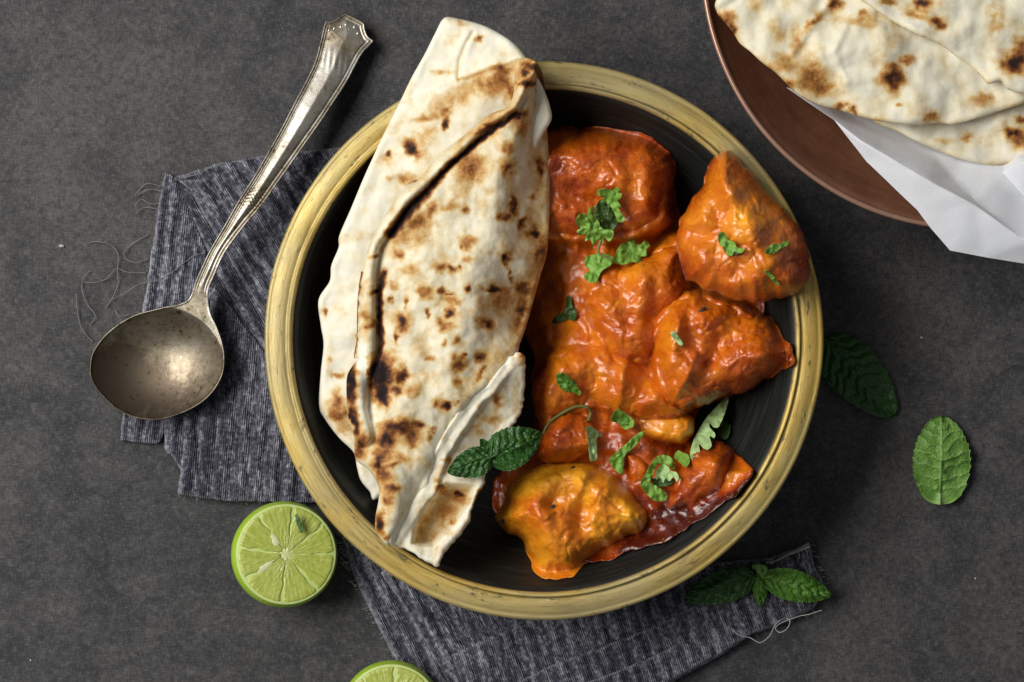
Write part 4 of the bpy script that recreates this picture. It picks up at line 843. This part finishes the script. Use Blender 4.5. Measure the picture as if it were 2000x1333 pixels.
for q in ([(283, 398), (352, 374), (436, 352), (502, 322), (540, 390), (612, 356), (655, 436)]):
    (u_, v_), = Z('q7', [q]); zz0 = float(spoon_top(np.array([u_]), np.array([v_]), np.array([12.0]))[0]) + .0001
    V = []; F = []; R_ = .00055
    for i in range(7):
        for k in range(12):
            a_, b_ = math.pi / 2 * i / 6, 2 * math.pi * k / 12; V.append((R_ * math.sin(a_) * math.cos(b_) * .7, R_ * math.sin(a_) * math.sin(b_) * 1.5, R_ * .8 * math.cos(a_)))
    F = [(i * 12 + k, (i + 1) * 12 + k, (i + 1) * 12 + (k + 1) % 12, i * 12 + (k + 1) % 12) for i in range(6) for k in range(12)]
    X, Y = P(u_, v_, zz0); me = mesh_arrays('bead', V, F, SILVER); put_attr(me, 'tarnish', np.full(len(V), -.3)); o = link('bead', me, spoon, tuple(Vector((X, Y, zz0)) - spoon.location)); o.rotation_euler = (0, 0, -.5)
# ------------------------------------------------------------------ limes
def lime(cu, cv, R, tiltx, tilty, label, angs, spin=0.0, seeds=()):
    cz = R * 1.14
    X, Y = P(cu, cv, cz); t = empty('lime_half', (X, Y, cz), label, 'lime', 'cut lime halves on the table'); t.rotation_euler = (tiltx, tilty, 0)
    rf = R * 0.985
    V = []; F = []; nA, nR = 96, 22
    for k in range(nR + 1):                                   # shell: from pith ring over the edge and down
        q = -0.33 + k / nR * (math.pi / 2 + 0.33); RS = R / math.cos(0.33); r = RS * math.cos(q); z = -RS * (math.sin(q) + math.sin(0.33)) * 0.9
        for i in range(nA):
            a = 2 * math.pi * i / nA; V.append((max(r, 1e-5) * math.cos(a), max(r, 1e-5) * math.sin(a), z))
    for k in range(nR):
        for i in range(nA): F.append((k * nA + i, (k + 1) * nA + i, (k + 1) * nA + (i + 1) % nA, k * nA + (i + 1) % nA))
    link('rind', mesh_arrays('rind', V, F, RIND), t)
    rr = [R * 0.999, R * 0.992, R * 0.987, R * 0.974, R * 0.6, R * 0.05]; zz_ = [0.0, 0.0005, 0.0007, 0.0008, 0.0008, 0.0008]
    V = [(r * math.cos(2 * math.pi * i / nA), r * math.sin(2 * math.pi * i / nA), z) for r, z in zip(rr, zz_) for i in range(nA)]
    F = [(k * nA + i, k * nA + (i + 1) % nA, (k + 1) * nA + (i + 1) % nA, (k + 1) * nA + i)[::-1] for k in range(len(rr) - 1) for i in range(nA)]
    F = [f[::-1] for f in F]
    link('pith', mesh_arrays('pith', V, F, PITH), t)
    m_ = len(angs); r0, r1 = R * 0.07, R * 0.979
    for s in range(m_):
        a0, a1 = math.radians(angs[s]), math.radians(angs[(s + 1) % m_] + (360 if s == m_ - 1 else 0)); nr, na = 26, 22
        V = []; PL = []
        for i in range(nr):
            tr = i / (nr - 1); r = r0 + (r1 - r0) * tr
            g = 0.00003 / 1 / max(r, 1e-4)
            for k in range(na):
                ta = k / (na - 1); a = -(a0 + g + (a1 - a0 - 2 * g) * ta)
                a += 0.05 * math.sin(tr * 5 + s * 2.1) * tr * (1 - tr) * 2 + 0.02 * math.sin(tr * 17 + s * 5)
                rc = r * (1 - 0.03 * (tr ** 6) * (abs(2 * ta - 1) ** 8))
                e = min(tr, 1 - tr, ta * 2.2, (1 - ta) * 2.2); h = 0.0005 + 0.0006 * min(e / 0.10, 1) ** 0.5
                h += 0.00022 * float(pn(a * 9 + s * 7, r * 900, s)) if e > 0.02 else 0
                if e <= 0: h = -0.0006
                V.append((rc * math.cos(a), rc * math.sin(a), h)); PL.append((math.cos(a) * 1.7, math.sin(a) * 1.7, r))
        F = [(i * na + k, i * na + k + 1, (i + 1) * na + k + 1, (i + 1) * na + k) for i in range(nr - 1) for k in range(na - 1)]
        me = mesh_arrays('segment', V, F, FLESH); put_attr(me, 'polar', np.array(PL)); link('segment', me, t)
    V = [(0, 0, 0.0011)]; F = []; nC = 80                     # starry white core
    for i in range(nC):
        a = 2 * math.pi * i / nC; r = R * (0.12 + 0.10 * max(math.cos(a * 4 + 1), 0) ** 3 + 0.04 * math.sin(a * 7) + 0.02 * math.sin(a * 17)); V.append((r * math.cos(a), r * math.sin(a), 0.0009))
    for i in range(nC):
        a = 2 * math.pi * i / nC; V.append((R * .27 * math.cos(a), R * .27 * math.sin(a), -0.0006))
    for i in range(nC):
        j_ = (i + 1) % nC; F += [(0, 1 + i, 1 + j_, 0)] if False else []
    T = [(0, 1 + i, 1 + (i + 1) % nC) for i in range(nC)] + [(1 + i, 1 + nC + i, 1 + nC + (i + 1) % nC) for i in range(nC)] + [(1 + i, 1 + nC + (i + 1) % nC, 1 + (i + 1) % nC) for i in range(nC)]
    link('core', mesh_arrays('core', V, T, CORE), t)
    for (x_, y_, ang, L, W) in seeds:
        V = []; n1, n2 = 14, 14
        for i in range(n1):
            q = math.pi * i / (n1 - 1)
            for k in range(n2):
                b = 2 * math.pi * k / n2; w = math.sin(q) * (1 - 0.35 * math.cos(q))
                V.append((L * math.cos(q), W * w * math.cos(b), 0.0009 + W * 0.3 * w * math.sin(b)))
        F = [(i * n2 + k, i * n2 + (k + 1) % n2, (i + 1) * n2 + (k + 1) % n2, (i + 1) * n2 + k) for i in range(n1 - 1) for k in range(n2)]
        o = link('seed', mesh_arrays('seed', V, F, SEED), t); o.location = (x_, y_, 0); o.rotation_euler = (0, 0, ang)
    return t
RL = 0.0193
L1 = lime(559, 1083, RL, math.radians(-5), math.radians(12), 'whole cut lime half showing seeds and white core, beside the lower left of the bowl', [0, 50, 97, 150, 188, 235, 280, 322],
          seeds=((-.0046, .0058, 2.1, .0031, .0014), (-.0076, -.0042, .62, .0042, .0012), (-.0015, -.0048, 1.35, .0026, .0007)))
L2 = lime(765, 1392, 0.0185, math.radians(-4), math.radians(3), 'lime half cut off by the bottom edge of the photo, lying against the napkin', [10, 52, 95, 140, 186, 230, 275, 320])
def on_lime(outline, label, lz):
    o = leaf_sheet('coriander_flake', outline, CORID, 0.0, 0.0, None, lz, amp=0.3); tag(o, label, 'coriander', 'coriander flakes stuck on the cut lime')
on_lime(Z('z7', [(488, 180), (506, 176), (526, 220), (542, 262), (526, 290), (506, 250)]), 'narrow dark coriander flake near the upper edge of the cut lime', RL * 1.14 + .0014)
on_lime(Z('z7', [(404, 640), (440, 600), (470, 574), (486, 590), (486, 640), (480, 676), (430, 684), (400, 690)]), 'square dark coriander flake near the lower edge of the cut lime', RL * 1.14 + .0008)

# ------------------------------------------------------------------ copper bowl, paper and naan at the top right
CR, CZ = 0.0990, 0.056
cx, cy = P(1893, -76, CZ)
cop = empty('copper_bowl', (cx, cy, 0), 'large reddish brown copper bowl at the top right corner, lined with white paper', 'bowl')
def cop_in(r): return 0.008 + 0.046 * np.clip((np.asarray(r) - 0.03) / 0.067, 0, 1) ** 1.7
pr = [(0.0002, 0), (0.045, 0), (0.052, 0.002), (0.075, 0.018), (0.092, 0.040), (0.0984, 0.0535)] + [(0.0970, 0.0538)] + [(float(r), float(cop_in(r))) for r in np.linspace(0.0968, 0.03, 24)] + [(0.0002, 0.008)]
lathe('bowl_body', pr, COPPER, cop)
lathe('rim', [(0.0971, 0.0532), (0.0984, 0.0532), (0.0991, 0.0545), (0.0989, 0.0558), (0.0981, 0.0562), (0.0973, 0.0556)], COPEDGE, cop, 256, 0.0006)
pv = {'b0': (470, 430, .044), 'b': (700, 590, .052), 'n': (640, 480, .043), 'c': (860, 795, .0545), 'd': (1110, 1035, .0572), 'e': (1172, 1118, .0572), 'f': (1270, 1232, .0562), 'f2': (1450, 1266, .0565), 'g': (1640, 1297, .0570), 'g2': (1900, 1325, .058),
      'b2': (830, 690, .0575), 'i': (1000, 790, .0600), 'j': (1160, 885, .0620), 'k': (1395, 1010, .0635), 'l': (1640, 1185, .0645), 'l2': (1900, 1330, .0650),
      'm': (1200, 772, .0500), 'm0': (900, 640, .0470), 'm1': (1000, 560, .040), 'o': (1400, 994, .0600), 'p': (1530, 848, .0525), 'q': (1640, 792, .0625), 'q2': (1900, 720, .060), 'r': (1640, 972, .0540), 'r2': (1900, 940, .055), 's': (1330, 760, .047), 's2': (1560, 720, .044), 't': (1300, 890, .0520), 'w': (1900, 600, .044)}
tris = ['b0 n b', 'n m1 m0', 'n m0 b', 'b m0 b2', 'b b2 c', 'b2 m0 i', 'b2 i c', 'c i d', 'm0 m i', 'm0 m1 m', 'm1 s m', 'i m j', 'i j d', 'd j k', 'd k e', 'e k f', 'k f2 f', 'k l f2', 'l g f2', 'l g2 g', 'l l2 g2', 'j m t', 'm s t', 'j t o', 'j o k', 't s p', 't p o', 's s2 p', 'p s2 q', 'p q r', 'p r o', 'o r l', 'o l k', 'q q2 r', 'q2 r2 r', 'r r2 l', 'r2 l2 l', 's2 w q', 'w q2 q']
keys = list(pv); px3 = np.array([(*Z('z6', [pv[k][:2]])[0], pv[k][2]) for k in keys])
Xp, Yp = P(px3[:, 0], px3[:, 1], px3[:, 2]); W3 = np.stack([Xp, Yp, px3[:, 2]], 1); W3o = W3 - W3.mean(0)
import bmesh
bm = bmesh.new(); vsx = [bm.verts.new(q) for q in W3o]
for tr in tris:
    f = [vsx[keys.index(k)] for k in tr.split()]
    nn = (f[1].co - f[0].co).cross(f[2].co - f[0].co)
    bm.faces.new(f if nn.z > 0 else f[::-1])
for e in bm.edges: e.smooth = True
bmesh.ops.subdivide_edges(bm, edges=bm.edges[:], cuts=7, use_grid_fill=True, smooth=0)
for q in bm.verts:
    q.co.z += 0.0011 * float(ridged(q.co.x * 42, q.co.y * 42, 77, 2))
for _ in range(1): bmesh.ops.smooth_vert(bm, verts=[q for q in bm.verts if not q.is_boundary], factor=0.5, use_axis_x=True, use_axis_y=True, use_axis_z=True)
ext = bmesh.ops.solidify(bm, geom=bm.faces[:], thickness=0.00015)
me = bpy.data.meshes.new('parchment_sheet'); bm.to_mesh(me); bm.free(); me.materials.append(PAPER)
me.polygons.foreach_set('use_smooth', np.ones(len(me.polygons), bool)); me.set_sharp_from_angle(angle=math.radians(24))
tag(link('parchment_sheet', me, None, tuple(W3.mean(0))), 'crumpled white parchment sheet under the naan, hanging over the copper bowl edge', 'paper')

def flat_naan(label, outline, zf, sl, seed, th=0.0022, crease=None):
    def mid(u, v): return zf(u, v) + 0.0032 * fbm(u / 140, v / 140, seed, 2)
    def top(u, v, d):
        z = mid(u, v) + th * rnd(d, 12) + (0.0013 * fbm(u / 60, v / 60, seed + 5, 2) + 0.0002 * fbm(u / 20, v / 20, seed + 6, 2)) * rnd(d, 24)
        if crease is not None:
            for c_, a_ in crease:
                q, _, _ = seg_dist(u, v, c_); z += a_ * np.exp(-(q / 9) ** 2)
        return z
    o = sheet('naan_bread', outline, top, lambda u, v, d: mid(u, v) - th * rnd(d, 12), NAAN, sp=4,
              attrs={'char_shade': lambda u, v, d: 0.05 + 0.10 * sst(-.2, .6, fbm(u / 60, v / 60, seed + 40, 3)) + 0.10 * np.clip(1 - d / 10, 0, 1) + spots(u, v, sl, seed),
                     'flour': lambda u, v, d: 0.45 * sst(-0.15, 0.5, fbm(u / 80, v / 80, seed + 9, 3))})
    return tag(o, label, 'naan', 'naan breads stacked in the copper bowl')
flat_naan('lowest naan of the copper bowl stack, its blistered edge on the white paper', Z('z6', [(900, 596), (1000, 640), (1100, 692), (1200, 735), (1300, 775), (1400, 800), (1480, 812), (1540, 806), (1640, 792), (1800, 740), (1900, 600), (1800, 400), (1500, 350), (1100, 400), (920, 500)]),
          lambda u, v: .0520 + 0 * u, ZS('z6', [(1580, 655, 38, 26, .85), (1620, 690, 60, 50, .5), (1360, 670, 40, 40, .3), (1620, 590, 40, 22, .5), (1240, 690, 60, 20, .2)]), 201)
flat_naan('large pale naan with one dark scorch mark, in the middle of the copper bowl stack', Z('z6', [(128, -10), (124, 60), (165, 110), (205, 160), (240, 215), (290, 255), (350, 310), (420, 362), (480, 425), (540, 475), (640, 522), (720, 540), (790, 562), (900, 592), (1020, 610), (1120, 615), (1220, 606), (1290, 612), (1400, 584), (1520, 545), (1640, 505), (1800, 420), (1850, 200), (1700, -200), (1200, -360), (600, -330), (250, -180)]),
          lambda u, v: .0600 + 0.003 * np.exp(-((u - 1700) / 160) ** 2 - ((v - 90) / 120) ** 2), ZS('z6', [(990, 385, 60, 66, 1.0, 15), (1055, 300, 40, 30, .55), (1000, 330, 20, 30, .6), (600, 380, 80, 100, .40), (640, 440, 60, 50, .42), (600, 110, 70, 26, .46, -40), (520, 200, 40, 80, .32), (180, 95, 46, 50, .5), (740, 520, 40, 18, .65), (795, 540, 24, 14, .75), (1172, 570, 42, 32, .42), (1432, 490, 60, 36, .34),
          (705, 20, 40, 36, .78), (205, 140, 24, 36, .7), (330, 30, 50, 50, .22), (420, 170, 40, 60, .22), (450, 310, 90, 60, .30), (1022, 520, 12, 12, .45), (840, 70, 26, 26, .5), (820, 100, 110, 36, .26), (980, 200, 60, 80, .16), (480, 420, 60, 30, .3)]), 231,
          crease=[(Z('z6', [(680, 10), (600, 110), (540, 200), (500, 260)]), .0014), (Z('z6', [(760, 120), (700, 260), (760, 400)]), .0012), (Z('z6', [(240, -20), (190, 30), (130, 60)]), -.0012)])
flat_naan('topmost naan at the right edge of the copper bowl stack, with dark scorched spots', Z('z6', [(800, -30), (880, 30), (1000, 112), (1110, 170), (1232, 224), (1300, 275), (1372, 322), (1420, 370), (1462, 412), (1520, 400), (1560, 440), (1640, 462), (1800, 440), (1950, 200), (1900, -200), (1500, -400), (1000, -300), (820, -120)]),
          lambda u, v: .0665 + 0 * u, ZS('z6', [(1595, 310, 66, 60, 1.05), (1205, 110, 36, 40, .85, -20), (1140, 18, 46, 36, .9), (1100, 70, 80, 26, .40, 15), (960, 8, 50, 26, .5), (1620, 235, 50, 56, .5), (1500, 100, 60, 60, .15)]), 251)

# ------------------------------------------------------------------ crumbs on the table
for i, (u, v, s) in enumerate([(121, 481, .0010), (1800, 660, .0006), (60, 1290, .0005), (1905, 1130, .0005)]):
    V = []; 
    for k in range(5):
        q = math.pi * k / 4
        for a in range(8):
            b = 2 * math.pi * a / 8; r = math.sin(q) * (1 + .3 * math.sin(b * 2 + k + i)); V.append((s * r * math.cos(b), s * .8 * r * math.sin(b), s * .5 * (1 + math.cos(q))))
    F = [(k * 8 + a, (k + 1) * 8 + a, (k + 1) * 8 + (a + 1) % 8, k * 8 + (a + 1) % 8) for k in range(4) for a in range(8)]
    o = link('crumb', mesh_arrays('crumb', V, F, CRUMB), None, (*P(u, v, 0), 0))
    tag(o, ['pale crumb on the table left of the frayed napkin', 'tiny crumb above the light green mint leaf', 'tiny crumb near the lower left table corner', 'tiny crumb below the light green mint leaf'][i], 'crumb', 'crumbs on the table')
